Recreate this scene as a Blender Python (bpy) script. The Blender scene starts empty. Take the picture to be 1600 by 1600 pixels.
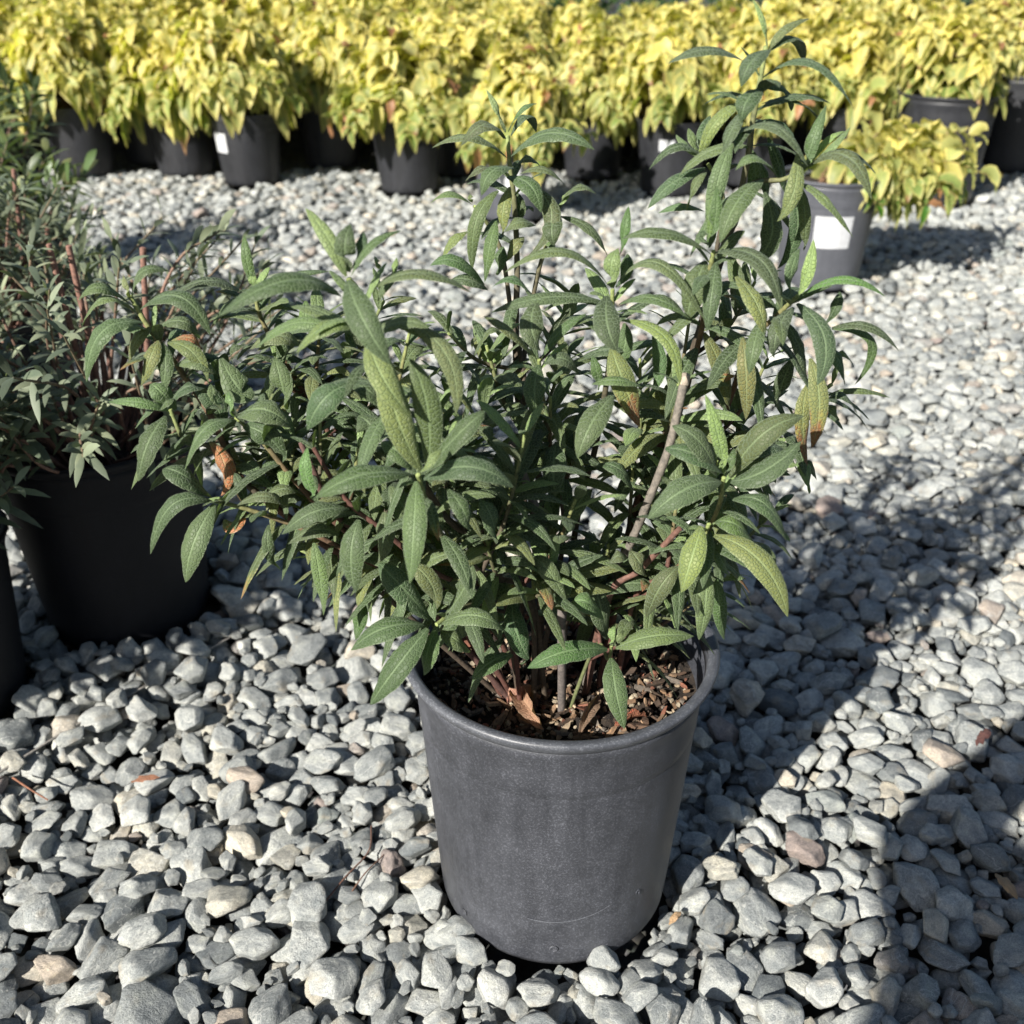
import bpy, math, random
import numpy as np
from mathutils import Vector, Matrix

random.seed(7); np.random.seed(7)
R = math.radians
scene = bpy.context.scene
COL = scene.collection

# ------------------------------------------------------------------ camera
PITCH = R(29.3); CH = 0.751; FPX = 1600.0
cam_d = bpy.data.cameras.new("Camera"); cam = bpy.data.objects.new("camera", cam_d); COL.objects.link(cam)
cam.location = (0, 0, CH); cam.rotation_euler = (math.pi/2 - PITCH, 0, 0)
cam_d.sensor_width = 36; cam_d.lens = 36.0; cam_d.clip_start = 0.01; cam_d.clip_end = 400
cam_d.dof.use_dof = True; cam_d.dof.focus_distance = 0.74; cam_d.dof.aperture_fstop = 9.0
scene.camera = cam
# ------------------------------------------------------------------ light
SUN_EL = R(31.0); LX, LY = math.cos(R(52)), math.sin(R(52))       # the light travels towards (LX, LY)
sun_d = bpy.data.lights.new("Sun", 'SUN'); sun_d.energy = 5.0; sun_d.angle = R(0.55); sun_d.color = (1.0, 0.955, 0.88)
sun = bpy.data.objects.new("sun", sun_d); COL.objects.link(sun)
ldir = Vector((LX*math.cos(SUN_EL), LY*math.cos(SUN_EL), -math.sin(SUN_EL)))
sun.rotation_euler = ldir.to_track_quat('-Z', 'Y').to_euler()
world = bpy.data.worlds.new("World"); scene.world = world; world.use_nodes = True
wn = world.node_tree; bg = wn.nodes['Background']
sky = wn.nodes.new('ShaderNodeTexSky'); sky.sky_type = 'NISHITA'; sky.sun_disc = False
sky.sun_elevation = SUN_EL; sky.sun_rotation = math.atan2(-LX, -LY)
wn.links.new(sky.outputs[0], bg.inputs[0]); bg.inputs[1].default_value = 0.05
scene.view_settings.view_transform = 'Standard'; scene.view_settings.look = 'None'
scene.view_settings.exposure = 0.95; scene.view_settings.gamma = 1.0
try: scene.cycles.max_bounces = 6; scene.cycles.transparent_max_bounces = 4
except Exception: pass

# ------------------------------------------------------------------ helpers
CP, SP = math.cos(PITCH), math.sin(PITCH)
def at(px, py, Y):
    """world point seen at picture position (px, py) that lies Y metres in front of the camera on the ground axis"""
    u = (px-800)/FPX; v = (800-py)/FPX
    dy = CP + v*SP; dz = -SP + v*CP
    s = Y/dy
    return Vector((u*s, Y, CH + dz*s))
def ground(px, py, h=0.0):
    u = (px-800)/FPX; v = (800-py)/FPX
    dy = CP + v*SP; dz = -SP + v*CP
    s = (h-CH)/dz
    return Vector((u*s, dy*s, h))
def depth_at(p): return p[1]*CP - (p[2]-CH)*SP

def link(name, me, parent=None, mat=None):
    o = bpy.data.objects.new(name, me); COL.objects.link(o)
    if mat is not None and len(me.materials) == 0: me.materials.append(mat)
    if parent is not None: o.parent = parent
    return o
def empty(name, loc, label, cat, group=None, rz=0):
    o = bpy.data.objects.new(name, None); COL.objects.link(o); o.location = loc; o.rotation_euler = (0, 0, rz)
    o.empty_display_size = .05
    tag(o, label, cat, group); return o
def tag(o, label, cat, group=None, kind=None):
    if label: o['label'] = label
    if cat: o['category'] = cat
    if group: o['group'] = group
    if kind: o['kind'] = kind
    return o

class MB:
    """collects verts / faces / uv / colour"""
    def __init__(s): s.v=[]; s.f=[]; s.uv=[]; s.c=[]; s.n=0; s.uv2=[]
    def add(s, V, F, UV=None, C=None, UV2=None):
        V = np.asarray(V, float); n = len(V)
        s.v.append(V); s.f.append(np.asarray(F, int) + s.n)
        s.uv.append(np.zeros((n,2)) if UV is None else UV)
        s.uv2.append(np.zeros((n,2)) if UV2 is None else UV2)
        if C is None: C = np.ones((n,3))*.5
        C = np.asarray(C, float)
        if C.ndim == 1: C = np.tile(C, (n,1))
        s.c.append(C); s.n += n
    def mesh(s, name, smooth=True, offset=None):
        me = bpy.data.meshes.new(name)
        V = np.concatenate(s.v)
        if offset is not None: V = V - np.array(offset)
        quads = [f for f in s.f if f.shape[1] == 4]; tris = [f for f in s.f if f.shape[1] == 3]
        F = []
        if quads: F.append(np.concatenate(quads))
        if tris: F.append(np.concatenate(tris))
        me.vertices.add(len(V)); me.vertices.foreach_set('co', V.astype(np.float32).ravel())
        loops = np.concatenate([a.ravel() for a in F]); me.loops.add(len(loops)); me.loops.foreach_set('vertex_index', loops.astype(np.int32))
        starts=[]; tot=[]; p=0
        for a in F:
            k=a.shape[1]; starts.append(p+np.arange(len(a))*k); tot.append(np.full(len(a),k)); p+=a.size
        starts=np.concatenate(starts); tot=np.concatenate(tot)
        me.polygons.add(len(starts)); me.polygons.foreach_set('loop_start', starts.astype(np.int32)); 
        me.polygons.foreach_set('loop_total', tot.astype(np.int32))
        me.update(calc_edges=True)
        me.polygons.foreach_set('use_smooth', np.full(len(starts), smooth))
        for nm, L in (('UVMap', s.uv), ('cells', s.uv2)):
            U = np.concatenate(L)[loops]; l = me.uv_layers.new(name=nm); l.data.foreach_set('uv', U.astype(np.float32).ravel())
        C = np.concatenate(s.c); C = np.concatenate([C, np.ones((len(C),1))], 1)
        ca = me.color_attributes.new('tone', 'FLOAT_COLOR', 'POINT'); ca.data.foreach_set('color', C.astype(np.float32).ravel())
        me.validate(); me.update()
        return me
    def build(s, name, mat, parent=None, smooth=True, offset=None):
        return link(name, s.mesh(name, smooth, offset), parent, mat)

def catmull(P, n=6):
    P = [np.array(p, float) for p in P]
    if len(P) < 3: 
        return np.array([P[0]*(1-t)+P[-1]*t for t in np.linspace(0,1,n+1)])
    Q = [2*P[0]-P[1]] + P + [2*P[-1]-P[-2]]; out = []
    for i in range(1, len(Q)-2):
        p0,p1,p2,p3 = Q[i-1:i+3]
        for k in range(n):
            t = k/n
            out.append(.5*((2*p1)+(-p0+p2)*t+(2*p0-5*p1+4*p2-p3)*t*t+(-p0+3*p1-3*p2+p3)*t**3))
    out.append(P[-1]); return np.array(out)

def tube(mb, P, r0, r1, col0, col1=None, sides=8, bump=0.0, cap=True, cp=1.0):
    P = np.asarray(P, float); n = len(P)
    T = np.gradient(P, axis=0); T /= np.linalg.norm(T, axis=1)[:,None] + 1e-9
    a = np.array([0.3,0.5,0.8]); N = np.cross(T[0], a); N /= np.linalg.norm(N)
    rings=[]; C=[]; UV=[]
    col0=np.array(col0,float); col1=col0 if col1 is None else np.array(col1,float)
    for i in range(n):
        N = N - T[i]*N.dot(T[i]); N /= np.linalg.norm(N); B = np.cross(T[i], N)
        t = i/(n-1); r = r0*(1-t)+r1*t
        if bump: r *= 1 + bump*np.random.randn()
        ang = np.linspace(0, 2*np.pi, sides, endpoint=False)
        rings.append(P[i] + r*(np.cos(ang)[:,None]*N + np.sin(ang)[:,None]*B))
        tc_=t**cp; C.append(np.tile(col0*(1-tc_)+col1*tc_, (sides,1))); UV.append(np.stack([ang, np.full(sides, t*n)],1))
    V = np.concatenate(rings); F=[]
    for i in range(n-1):
        for k in range(sides):
            k2=(k+1)%sides
            F.append((i*sides+k, i*sides+k2, (i+1)*sides+k2, (i+1)*sides+k))
    mb.add(V, F, np.concatenate(UV), np.concatenate(C))
    if cap:
        V2 = np.concatenate([rings[-1], [P[-1]+T[-1]*r1*.4]]); F2=[(k,(k+1)%sides,sides) for k in range(sides)]
        mb.add(V2, F2, None, np.tile(C[-1][0],(sides+1,1)))

# ---------------- one leaf: a curved, folded, finely wavy blade on a quadratic spine
def leaf(mb, P0, P1, P2, w, hint, col, tipcol=None, tipamt=0.0, fold=0.12, curl=0.30, wave=0.03, twist=0.0,
         nl=14, na=6, shape=(0.90, 0.72), petiole=0.16, edge=None, edgew=0.0, dry=0.0):
    P0,P1,P2 = [np.array(p,float) for p in (P0,P1,P2)]
    t = np.linspace(0,1,nl+1)
    S = ((1-t)**2)[:,None]*P0 + (2*t*(1-t))[:,None]*P1 + (t**2)[:,None]*P2
    T = np.gradient(S, axis=0); T /= np.linalg.norm(T,axis=1)[:,None]+1e-9
    h = np.array(hint,float); N = h - T*(T@h)[:,None]; N /= np.linalg.norm(N,axis=1)[:,None]+1e-9
    B = np.cross(T,N)
    if twist:
        a = twist*t
        N, B = N*np.cos(a)[:,None]+B*np.sin(a)[:,None], B*np.cos(a)[:,None]-N*np.sin(a)[:,None]
    L = np.linalg.norm(np.diff(S,axis=0),axis=1).sum()
    W = np.sin(np.pi*np.clip(t**shape[0],0,1))**shape[1]
    W = np.maximum(W, petiole*(1-t)); W[-1] = 0.015
    s = np.linspace(-1,1,na+1)
    half = w/2
    ss, tt = np.meshgrid(s, t)
    ph = np.random.rand()*6.28; fr = np.random.uniform(5,9)
    flat = half*W[:,None]*ss*(1-0.10*np.abs(ss)**3)
    rise = half*W[:,None]*(fold*2*np.abs(ss)**.8 - curl*ss**2*1.6 ) + half*wave*np.sin(tt*fr*3.1+ph+ss*1.5)*np.abs(ss)*np.minimum(1,W[:,None]*2)
    if dry: rise += half*dry*np.random.randn(*rise.shape)*.25*np.abs(ss)
    jag = 1+0.02*np.random.randn(*flat.shape)*(np.abs(ss)>.9)
    V = S[:,None,:] + B[:,None,:]*(flat*jag)[:,:,None] + N[:,None,:]*rise[:,:,None]
    V = V.reshape(-1,3)
    F=[]
    for i in range(nl):
        b=i*(na+1)
        for k in range(na): F.append((b+k, b+k+1, b+na+2+k, b+na+1+k))
    C = np.tile(np.array(col,float),(len(V),1))
    if edge is not None:
        m = np.clip((np.abs(ss)-(1-edgew) + .10*np.random.randn(*ss.shape))/0.25,0,1).ravel()[:,None]
        m = np.maximum(m, np.clip((tt-.82)/.12,0,1).ravel()[:,None])
        C = C*(1-m)+np.array(edge)*m
    if tipcol is not None:
        jg = tt-(1-tipamt)+.06*np.sin(ss*5+ph)+.05*np.random.randn(*tt.shape)+.10*(np.abs(ss)>.8)
        my = np.clip((jg+.14)/.12,0,1).ravel()[:,None]*.8; C = C*(1-my)+np.array((.30,.27,.07))*my
        m = np.clip(jg/0.05,0,1).ravel()[:,None]
        C = C*(1-m)+np.array(tipcol)*m
    off = np.random.rand(2)*20
    mb.add(V, F, np.stack([ss.ravel(), tt.ravel()],1), C, np.stack([ss.ravel()*half*370+off[0], tt.ravel()*L*370+off[1]],1))

# ------------------------------------------------------------------ materials
def newmat(name):
    m = bpy.data.materials.new(name); m.use_nodes = True; nt = m.node_tree
    b = nt.nodes['Principled BSDF']; return m, nt, b
def N(nt, t, **kw):
    n = nt.nodes.new(t)
    for k, v in kw.items(): setattr(n, k, v)
    return n
def ramp(nt, fac, stops):
    r = N(nt, 'ShaderNodeValToRGB'); nt.links.new(fac, r.inputs[0])
    e = r.color_ramp.elements
    while len(e) < len(stops): e.new(0.5)
    for el, (p, c) in zip(e, stops): el.position = p; el.color = (c[0], c[1], c[2], 1)
    return r
def mixc(nt, fac, a, b, mode='MIX'):
    m = N(nt, 'ShaderNodeMix', data_type='RGBA', blend_type=mode)
    for sock, val in ((m.inputs[0], fac), (m.inputs[6], a), (m.inputs[7], b)):
        if isinstance(val, (int, float)): sock.default_value = val
        elif isinstance(val, tuple): sock.default_value = (*val, 1)
        else: nt.links.new(val, sock)
    return m.outputs[2]
def noise(nt, vec, scale, detail=3, rough=.5):
    n = N(nt, 'ShaderNodeTexNoise'); n.inputs['Scale'].default_value = scale; n.inputs['Detail'].default_value = detail
    n.inputs['Roughness'].default_value = rough
    if vec is not None: nt.links.new(vec, n.inputs['Vector'])
    return n
def math_(nt, op, a, b=None, clamp=False):
    m = N(nt, 'ShaderNodeMath', operation=op, use_clamp=clamp)
    for i, val in enumerate((a, b)):
        if val is None: continue
        if isinstance(val, (int, float)): m.inputs[i].default_value = val
        else: nt.links.new(val, m.inputs[i])
    return m.outputs[0]
def bump(nt, b, height, strength, dist):
    bp = N(nt, 'ShaderNodeBump'); bp.inputs['Strength'].default_value = strength; bp.inputs['Distance'].default_value = dist
    nt.links.new(height, bp.inputs['Height']); nt.links.new(bp.outputs[0], b.inputs['Normal']); return bp

def leaf_material(name, vein=0.85, under=(0.13,0.155,0.09), undermix=.55, trans=.20, rough=.56, sheen=.12, bumpd=.0009, sat=1.0):
    m, nt, b = newmat(name)
    att = N(nt, 'ShaderNodeAttribute', attribute_name='tone')
    uv = N(nt, 'ShaderNodeUVMap', uv_map='UVMap'); cu = N(nt, 'ShaderNodeUVMap', uv_map='cells')
    vo = N(nt, 'ShaderNodeTexVoronoi', feature='DISTANCE_TO_EDGE', voronoi_dimensions='2D'); vo.inputs['Scale'].default_value = 1.0
    nz = noise(nt, cu.outputs[0], 1.3, 2)
    wv = mixc(nt, .10, cu.outputs[0], nz.outputs['Color'], 'ADD')
    nt.links.new(wv, vo.inputs['Vector'])
    cell = N(nt, 'ShaderNodeMapRange'); cell.inputs['From Min'].default_value = 0.015; cell.inputs['From Max'].default_value = 0.16
    nt.links.new(vo.outputs['Distance'], cell.inputs['Value'])                    # 0 on veins, 1 in cells
    sx = N(nt, 'ShaderNodeSeparateXYZ'); nt.links.new(uv.outputs[0], sx.inputs[0])
    ab = math_(nt, 'ABSOLUTE', sx.outputs[0])
    rib = N(nt, 'ShaderNodeMapRange'); rib.inputs['From Min'].default_value = .03; rib.inputs['From Max'].default_value = .12
    nt.links.new(ab, rib.inputs['Value'])
    veinm = math_(nt, 'MULTIPLY', math_(nt, 'SUBTRACT', 1.0, math_(nt, 'MULTIPLY', cell.outputs[0], rib.outputs[0])), vein)
    big = noise(nt, cu.outputs[0], .22, 3)
    c0 = mixc(nt, big.outputs['Fac'], mixc(nt, 1.0, att.outputs['Color'], (.66,.70,.72), 'MULTIPLY'), mixc(nt, 1.0, att.outputs['Color'], (1.32,1.26,1.18), 'MULTIPLY'))
    light = mixc(nt, 1.0, mixc(nt, .42, c0, (.20,.25,.155)), (1.25,1.3,1.2), 'MULTIPLY')
    c1 = mixc(nt, veinm, c0, light)
    edge = N(nt, 'ShaderNodeMapRange'); edge.inputs['From Min'].default_value = .90; edge.inputs['From Max'].default_value = 1.0
    nt.links.new(ab, edge.inputs['Value'])
    c2 = mixc(nt, math_(nt, 'MULTIPLY', edge.outputs[0], .55*vein*2 if vein<.5 else .6), c1, (.26,.31,.20))
    geo = N(nt, 'ShaderNodeNewGeometry')
    c3 = mixc(nt, math_(nt, 'MULTIPLY', geo.outputs['Backfacing'], undermix), c2, under)
    nt.links.new(c3, b.inputs['Base Color'])
    b.inputs['Roughness'].default_value = rough
    b.inputs['Specular IOR Level'].default_value = .42
    b.inputs['Sheen Weight'].default_value = sheen; b.inputs['Sheen Roughness'].default_value = .5
    b.inputs['Sheen Tint'].default_value = (.8,.95,.8,1)
    hgt = math_(nt, 'MULTIPLY', cell.outputs[0], rib.outputs[0])
    if bumpd: bump(nt, b, hgt, .8, bumpd)
    tr = N(nt, 'ShaderNodeBsdfTranslucent')
    nt.links.new(mixc(nt, 1.0, c1, (1.3,1.5,.6), 'MULTIPLY'), tr.inputs['Color'])
    ms = N(nt, 'ShaderNodeMixShader'); ms.inputs[0].default_value = trans
    out = nt.nodes['Material Output']
    nt.links.new(b.outputs[0], ms.inputs[1]); nt.links.new(tr.outputs[0], ms.inputs[2]); nt.links.new(ms.outputs[0], out.inputs[0])
    return m
M_LEAF = leaf_material('felted_leaf')
M_LEAFSMALL = leaf_material('small_grey_leaf', vein=.15, trans=.18, bumpd=0)
M_YELLOW = leaf_material('variegated_leaf', vein=.10, under=(.36,.36,.13), undermix=.5, trans=.38, rough=.5, sheen=.0, bumpd=0)
M_GREEN = leaf_material('green_leaf', vein=.12, under=(.12,.2,.07), undermix=.5, trans=.25, rough=.4, sheen=.0, bumpd=0)
M_DRY = leaf_material('dry_leaf', vein=.15, under=(.30,.20,.12), undermix=.3, trans=.15, rough=.8, sheen=0, bumpd=.0006)

def stem_material(name, rough=.75, sc=300):
    m, nt, b = newmat(name)
    att = N(nt, 'ShaderNodeAttribute', attribute_name='tone'); tc = N(nt, 'ShaderNodeTexCoord')
    nz = noise(nt, tc.outputs['Object'], sc, 4, .6)
    f = ramp(nt, nz.outputs['Fac'], [(.3,(.55,.55,.55)),(.7,(1.35,1.3,1.25))])
    nt.links.new(mixc(nt, 1.0, att.outputs['Color'], f.outputs[0], 'MULTIPLY'), b.inputs['Base Color'])
    b.inputs['Roughness'].default_value = rough
    bump(nt, b, nz.outputs['Fac'], .6, .0008); return m
M_STEM = stem_material('stem_bark')
M_CHIP = stem_material('bark_chip', .9, 400)

def pot_material(name, base, dust, dustamt, rough=.42, spec=.5, sc=1.0):
    m, nt, b = newmat(name)
    tc = N(nt, 'ShaderNodeTexCoord'); o = tc.outputs['Object']
    big = noise(nt, o, 7*sc, 7, .72); fine = noise(nt, o, 620*sc, 4, .75); mid = noise(nt, o, 60*sc, 5, .65)
    mp = N(nt, 'ShaderNodeMapping'); mp.inputs['Scale'].default_value = (60,60,5); nt.links.new(o, mp.inputs[0])
    streak = noise(nt, mp.outputs[0], 1.0*sc, 4, .6)
    d = ramp(nt, big.outputs['Fac'], [(.25,(0,0,0)),(.80,(1,1,1))])
    d2 = ramp(nt, mid.outputs['Fac'], [(.30,(.45,.45,.45)),(.74,(1,1,1))])
    dm = math_(nt, 'MULTIPLY', math_(nt, 'MULTIPLY', d.outputs[0], d2.outputs[0]), dustamt)
    st = ramp(nt, streak.outputs['Fac'], [(.45,(0,0,0)),(.75,(1,1,1))])
    dm = math_(nt, 'ADD', dm, math_(nt, 'MULTIPLY', st.outputs[0], dustamt*.28), True)
    sp = ramp(nt, fine.outputs['Fac'], [(.52,(0,0,0)),(.62,(1,1,1))])
    dm2 = math_(nt, 'ADD', dm, math_(nt, 'MULTIPLY', sp.outputs[0], math_(nt,'ADD', math_(nt,'MULTIPLY',dm,1.6),.10)), True)
    c = mixc(nt, dm2, base, dust)
    nt.links.new(c, b.inputs['Base Color'])
    rr = N(nt, 'ShaderNodeMapRange'); rr.inputs['To Min'].default_value = rough; rr.inputs['To Max'].default_value = .8
    nt.links.new(dm2, rr.inputs['Value']); nt.links.new(rr.outputs[0], b.inputs['Roughness'])
    b.inputs['Specular IOR Level'].default_value = spec
    bump(nt, b, math_(nt,'ADD', mid.outputs['Fac'], math_(nt,'MULTIPLY', fine.outputs['Fac'], .35)), .35, .0007)
    return m
M_POT = pot_material('dusty_black_plastic', (.019,.0205,.025), (.115,.121,.142), .62)
M_POTRIM = pot_material('scuffed_black_plastic', (.036,.039,.047), (.20,.21,.235), .5, rough=.32)
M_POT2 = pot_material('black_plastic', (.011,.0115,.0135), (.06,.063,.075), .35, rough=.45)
M_POTLIT = pot_material('sunlit_black_plastic', (.055,.058,.068), (.12,.125,.145), .7, rough=.4)  # paler copy of the black plastic, sunlight painted into its colour

def simple(name, col, rough=.6, spec=.5):
    m, nt, b = newmat(name); tc = N(nt, 'ShaderNodeTexCoord'); nz = noise(nt, tc.outputs['Object'], 60, 4)
    r = ramp(nt, nz.outputs['Fac'], [(.3, tuple(c*.88 for c in col)), (.7, tuple(min(1,c*1.08) for c in col))])
    nt.links.new(r.outputs[0], b.inputs['Base Color']); b.inputs['Roughness'].default_value = rough
    b.inputs['Specular IOR Level'].default_value = spec; return m
M_LABEL = simple('white_label', (.50,.51,.53), .6)

# stones
def stone_material():
    m, nt, b = newmat('crushed_stone')
    oi = N(nt, 'ShaderNodeAttribute', attribute_name='rnd', attribute_type='INSTANCER'); tc = N(nt, 'ShaderNodeTexCoord')
    off = N(nt, 'ShaderNodeVectorMath', operation='ADD'); cmb = N(nt, 'ShaderNodeCombineXYZ')
    k = math_(nt, 'MULTIPLY', oi.outputs['Fac'], 217.0)
    for i in range(3): nt.links.new(k, cmb.inputs[i])
    nt.links.new(tc.outputs['Object'], off.inputs[0]); nt.links.new(cmb.outputs[0], off.inputs[1]); v = off.outputs[0]
    r2 = math_(nt, 'FRACT', math_(nt, 'MULTIPLY', oi.outputs['Fac'], 37.7))
    base = ramp(nt, oi.outputs['Fac'], [(0,(.14,.155,.162)),(.12,(.24,.252,.25)),(.32,(.33,.342,.332)),(.56,(.395,.405,.388)),(.80,(.47,.475,.45)),(.85,(.42,.405,.35)),
                                  (.905,(.54,.49,.40)),(.945,(.37,.30,.25)),(.962,(.29,.235,.215)),(.98,(.27,.295,.28)),(1,(.52,.52,.49))])
    bc = mixc(nt, math_(nt,'MULTIPLY', r2, .30), base.outputs[0], (.375,.39,.375))
    n1 = noise(nt, v, 1.1, 5, .62); n2 = noise(nt, v, 5.5, 5, .7); n3 = noise(nt, v, 19, 4, .8)
    f1 = ramp(nt, n1.outputs['Fac'], [(.30,(.62,.65,.68)),(.52,(1,1,1)),(.70,(1.32,1.30,1.22))])
    f2 = ramp(nt, n2.outputs['Fac'], [(.32,(.76,.77,.78)),(.6,(1.05,1.05,1.04)),(.75,(1.22,1.2,1.16))])
    f3 = ramp(nt, n3.outputs['Fac'], [(.34,(.55,.56,.58)),(.5,(1,1,1)),(.66,(1.4,1.4,1.38))])
    c = mixc(nt, 1, mixc(nt, 1, mixc(nt, 1, bc, f1.outputs[0], 'MULTIPLY'), f2.outputs[0], 'MULTIPLY'), f3.outputs[0], 'MULTIPLY')
    # thin pale mineral veins on a few, rusty stains on a few
    wv = N(nt, 'ShaderNodeTexNoise'); wv.inputs['Scale'].default_value = .9; wv.inputs['Detail'].default_value = 4; nt.links.new(v, wv.inputs['Vector'])
    line = math_(nt, 'ABSOLUTE', math_(nt, 'SUBTRACT', wv.outputs['Fac'], .5))
    lm = N(nt, 'ShaderNodeMapRange'); lm.inputs['From Min'].default_value=.004; lm.inputs['From Max'].default_value=.014; lm.inputs['To Min'].default_value=.45; lm.inputs['To Max'].default_value=0
    nt.links.new(line, lm.inputs['Value'])
    c = mixc(nt, math_(nt,'MULTIPLY', lm.outputs[0], math_(nt,'GREATER_THAN', r2, .45)), c, (.62,.62,.58))
    n4 = noise(nt, v, .8, 3); stn = ramp(nt, n4.outputs['Fac'], [(.60,(0,0,0)),(.72,(1,1,1))])
    c = mixc(nt, math_(nt,'MULTIPLY', stn.outputs[0], .38), c, (.34,.28,.19))
    nt.links.new(c, b.inputs['Base Color']); b.inputs['Roughness'].default_value = .82; b.inputs['Specular IOR Level'].default_value = .3
    bump(nt, b, math_(nt,'ADD', n2.outputs['Fac'], math_(nt,'MULTIPLY', n3.outputs['Fac'], .35)), .9, .0022)
    return m
M_STONE = stone_material()
m, nt, b = newmat('gritty_ground'); M_GROUND = m
tc = N(nt, 'ShaderNodeTexCoord')
vo = N(nt, 'ShaderNodeTexVoronoi'); vo.inputs['Scale'].default_value = 38; nt.links.new(tc.outputs['Object'], vo.inputs['Vector'])
nz = noise(nt, tc.outputs['Object'], 90, 5)
r1 = ramp(nt, vo.outputs['Distance'], [(0,(.16,.16,.155)),(.35,(.09,.09,.087)),(.8,(.03,.028,.025))])
nt.links.new(mixc(nt, .5, r1.outputs[0], mixc(nt, 1, r1.outputs[0], nz.outputs['Color'], 'MULTIPLY')), b.inputs['Base Color'])
b.inputs['Roughness'].default_value = .9; bump(nt, b, math_(nt,'SUBTRACT',1.0,vo.outputs['Distance']), 1, .02)
m, nt, b = newmat('potting_soil'); M_SOIL = m
tc = N(nt, 'ShaderNodeTexCoord'); nz = noise(nt, tc.outputs['Object'], 160, 6, .7); nz2 = noise(nt, tc.outputs['Object'], 420, 3, .7)
r1 = ramp(nt, nz.outputs['Fac'], [(.3,(.008,.006,.005)),(.55,(.035,.024,.016)),(.75,(.10,.07,.045))])
r2 = ramp(nt, nz2.outputs['Fac'], [(.64,(0,0,0)),(.70,(1,1,1))])
nt.links.new(mixc(nt, r2.outputs[0], r1.outputs[0], (.26,.21,.15)), b.inputs['Base Color']); b.inputs['Roughness'].default_value = .95
bump(nt, b, nz.outputs['Fac'], 1, .006)

# ------------------------------------------------------------------ structure: the ground sheet
GZ = -0.030
me = bpy.data.meshes.new('ground'); me.from_pydata([(-120,-40,GZ),(120,-40,GZ),(120,200,GZ),(-120,200,GZ)], [], [(0,1,2,3)])
g = link('ground', me, None, M_GROUND); g['kind'] = 'structure'

# ------------------------------------------------------------------ where the pots stand
POT_C = (0.0375, 0.657)
PX = {}   # name -> (x, y, rim radius, base radius)
def gpos(px, py): p = ground(px, py); return (p.x, p.y)
pots_near = {'main': (POT_C[0], POT_C[1]), 'left2': (-.485, 1.08), 'left1': (-.627, .903), 'left0': (-.83, .68)}
P_F = gpos(1275, 440); P_G = gpos(1452, 312); P_H = gpos(1572, 262)
row1 = [ (112,248), (240,252), (395,284), (520,258), (640,296), (800,338), (925,275), (1045,300), (1165,285) ]
P_row = [gpos(*q) for q in row1]
pot_sites = list(pots_near.values()) + [P_F, P_G, P_H] + P_row

# ------------------------------------------------------------------ gravel (stuff): dropped stone by stone into a height field
def ico(sub):
    import bmesh
    bm = bmesh.new(); bmesh.ops.create_icosphere(bm, subdivisions=sub, radius=1.0)
    V = np.array([v.co[:] for v in bm.verts]); F = np.array([[v.index for v in f.verts] for f in bm.faces]); bm.free(); return V, F
IV, IF = ico(4)
vcol = bpy.data.collections.new('gravel_stone_shapes')
NVAR = 30
rng = np.random.RandomState(3)
for k in range(NVAR):
    n = rng.randint(7, 14); nn = rng.randn(n,3); nn /= np.linalg.norm(nn,axis=1)[:,None]
    # spread plane normals a little
    for _ in range(6):
        for i in range(n):
            d = nn[i]-nn; q = (d**2).sum(1)+.08; f = (d/q[:,None]**2).sum(0); nn[i] += .03*f; nn[i] /= np.linalg.norm(nn[i])
    dd = rng.uniform(.60, 1.0, n)
    p = rng.uniform(16, 60)
    A = np.maximum(0, IV@nn.T)/dd
    r = ((A**p).sum(1))**(-1/p)
    r = np.minimum(r, 1.25)
    V = IV*r[:,None]
    # coarse lumps
    for _ in range(5):
        d = rng.randn(3); fr = rng.uniform(2.0,5.5); V *= (1+rng.uniform(.008,.022)*np.sin(V@d*fr+rng.rand()*6))[:,None]
    V += .006*rng.randn(*V.shape)
    ext = (V.max(0)-V.min(0))/2; V = (V-(V.max(0)+V.min(0))/2)/ext
    me = bpy.data.meshes.new('stone_shape'); me.vertices.add(len(V)); me.vertices.foreach_set('co', V.astype(np.float32).ravel())
    me.loops.add(IF.size); me.loops.foreach_set('vertex_index', IF.astype(np.int32).ravel()); me.polygons.add(len(IF))
    me.polygons.foreach_set('loop_start', (np.arange(len(IF))*3).astype(np.int32)); me.polygons.foreach_set('loop_total', np.full(len(IF),3,np.int32))
    me.update(calc_edges=True); me.polygons.foreach_set('use_smooth', np.ones(len(IF),bool)); me.materials.append(M_STONE)
    o = bpy.data.objects.new('stone_shape', me); vcol.objects.link(o)

cell = .004; X0, X1, Y0, Y1 = -2.75, 3.0, .12, 5.1
H = np.zeros((int((Y1-Y0)/cell), int((X1-X0)/cell)), np.float32)
rng = np.random.RandomState(11)
GYY, GXX = np.mgrid[0:H.shape[0], 0:H.shape[1]]
for (x,y) in list(pots_near.values())+[P_F]+P_row+[P_G,P_H]:
    rb = .126 if (x,y) in (P_G,P_H) else (.080 if (x,y)==pots_near['left1'] else .099)
    H[((GXX*cell+X0-x)**2+(GYY*cell+Y0-y)**2) < rb**2] = 1.0
def inside(x, y):
    d = CP*y + SP*CH
    if not (Y0+.06 < y < Y1-.06): return False
    if y > 3.95 and x < 1.2: return False
    return -(.5*d+.28) < x < (.5*d+.30) and X0+.06 < x < X1-.06
pts=[]; 
area_n = 0
gx, gy = [], []
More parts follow.
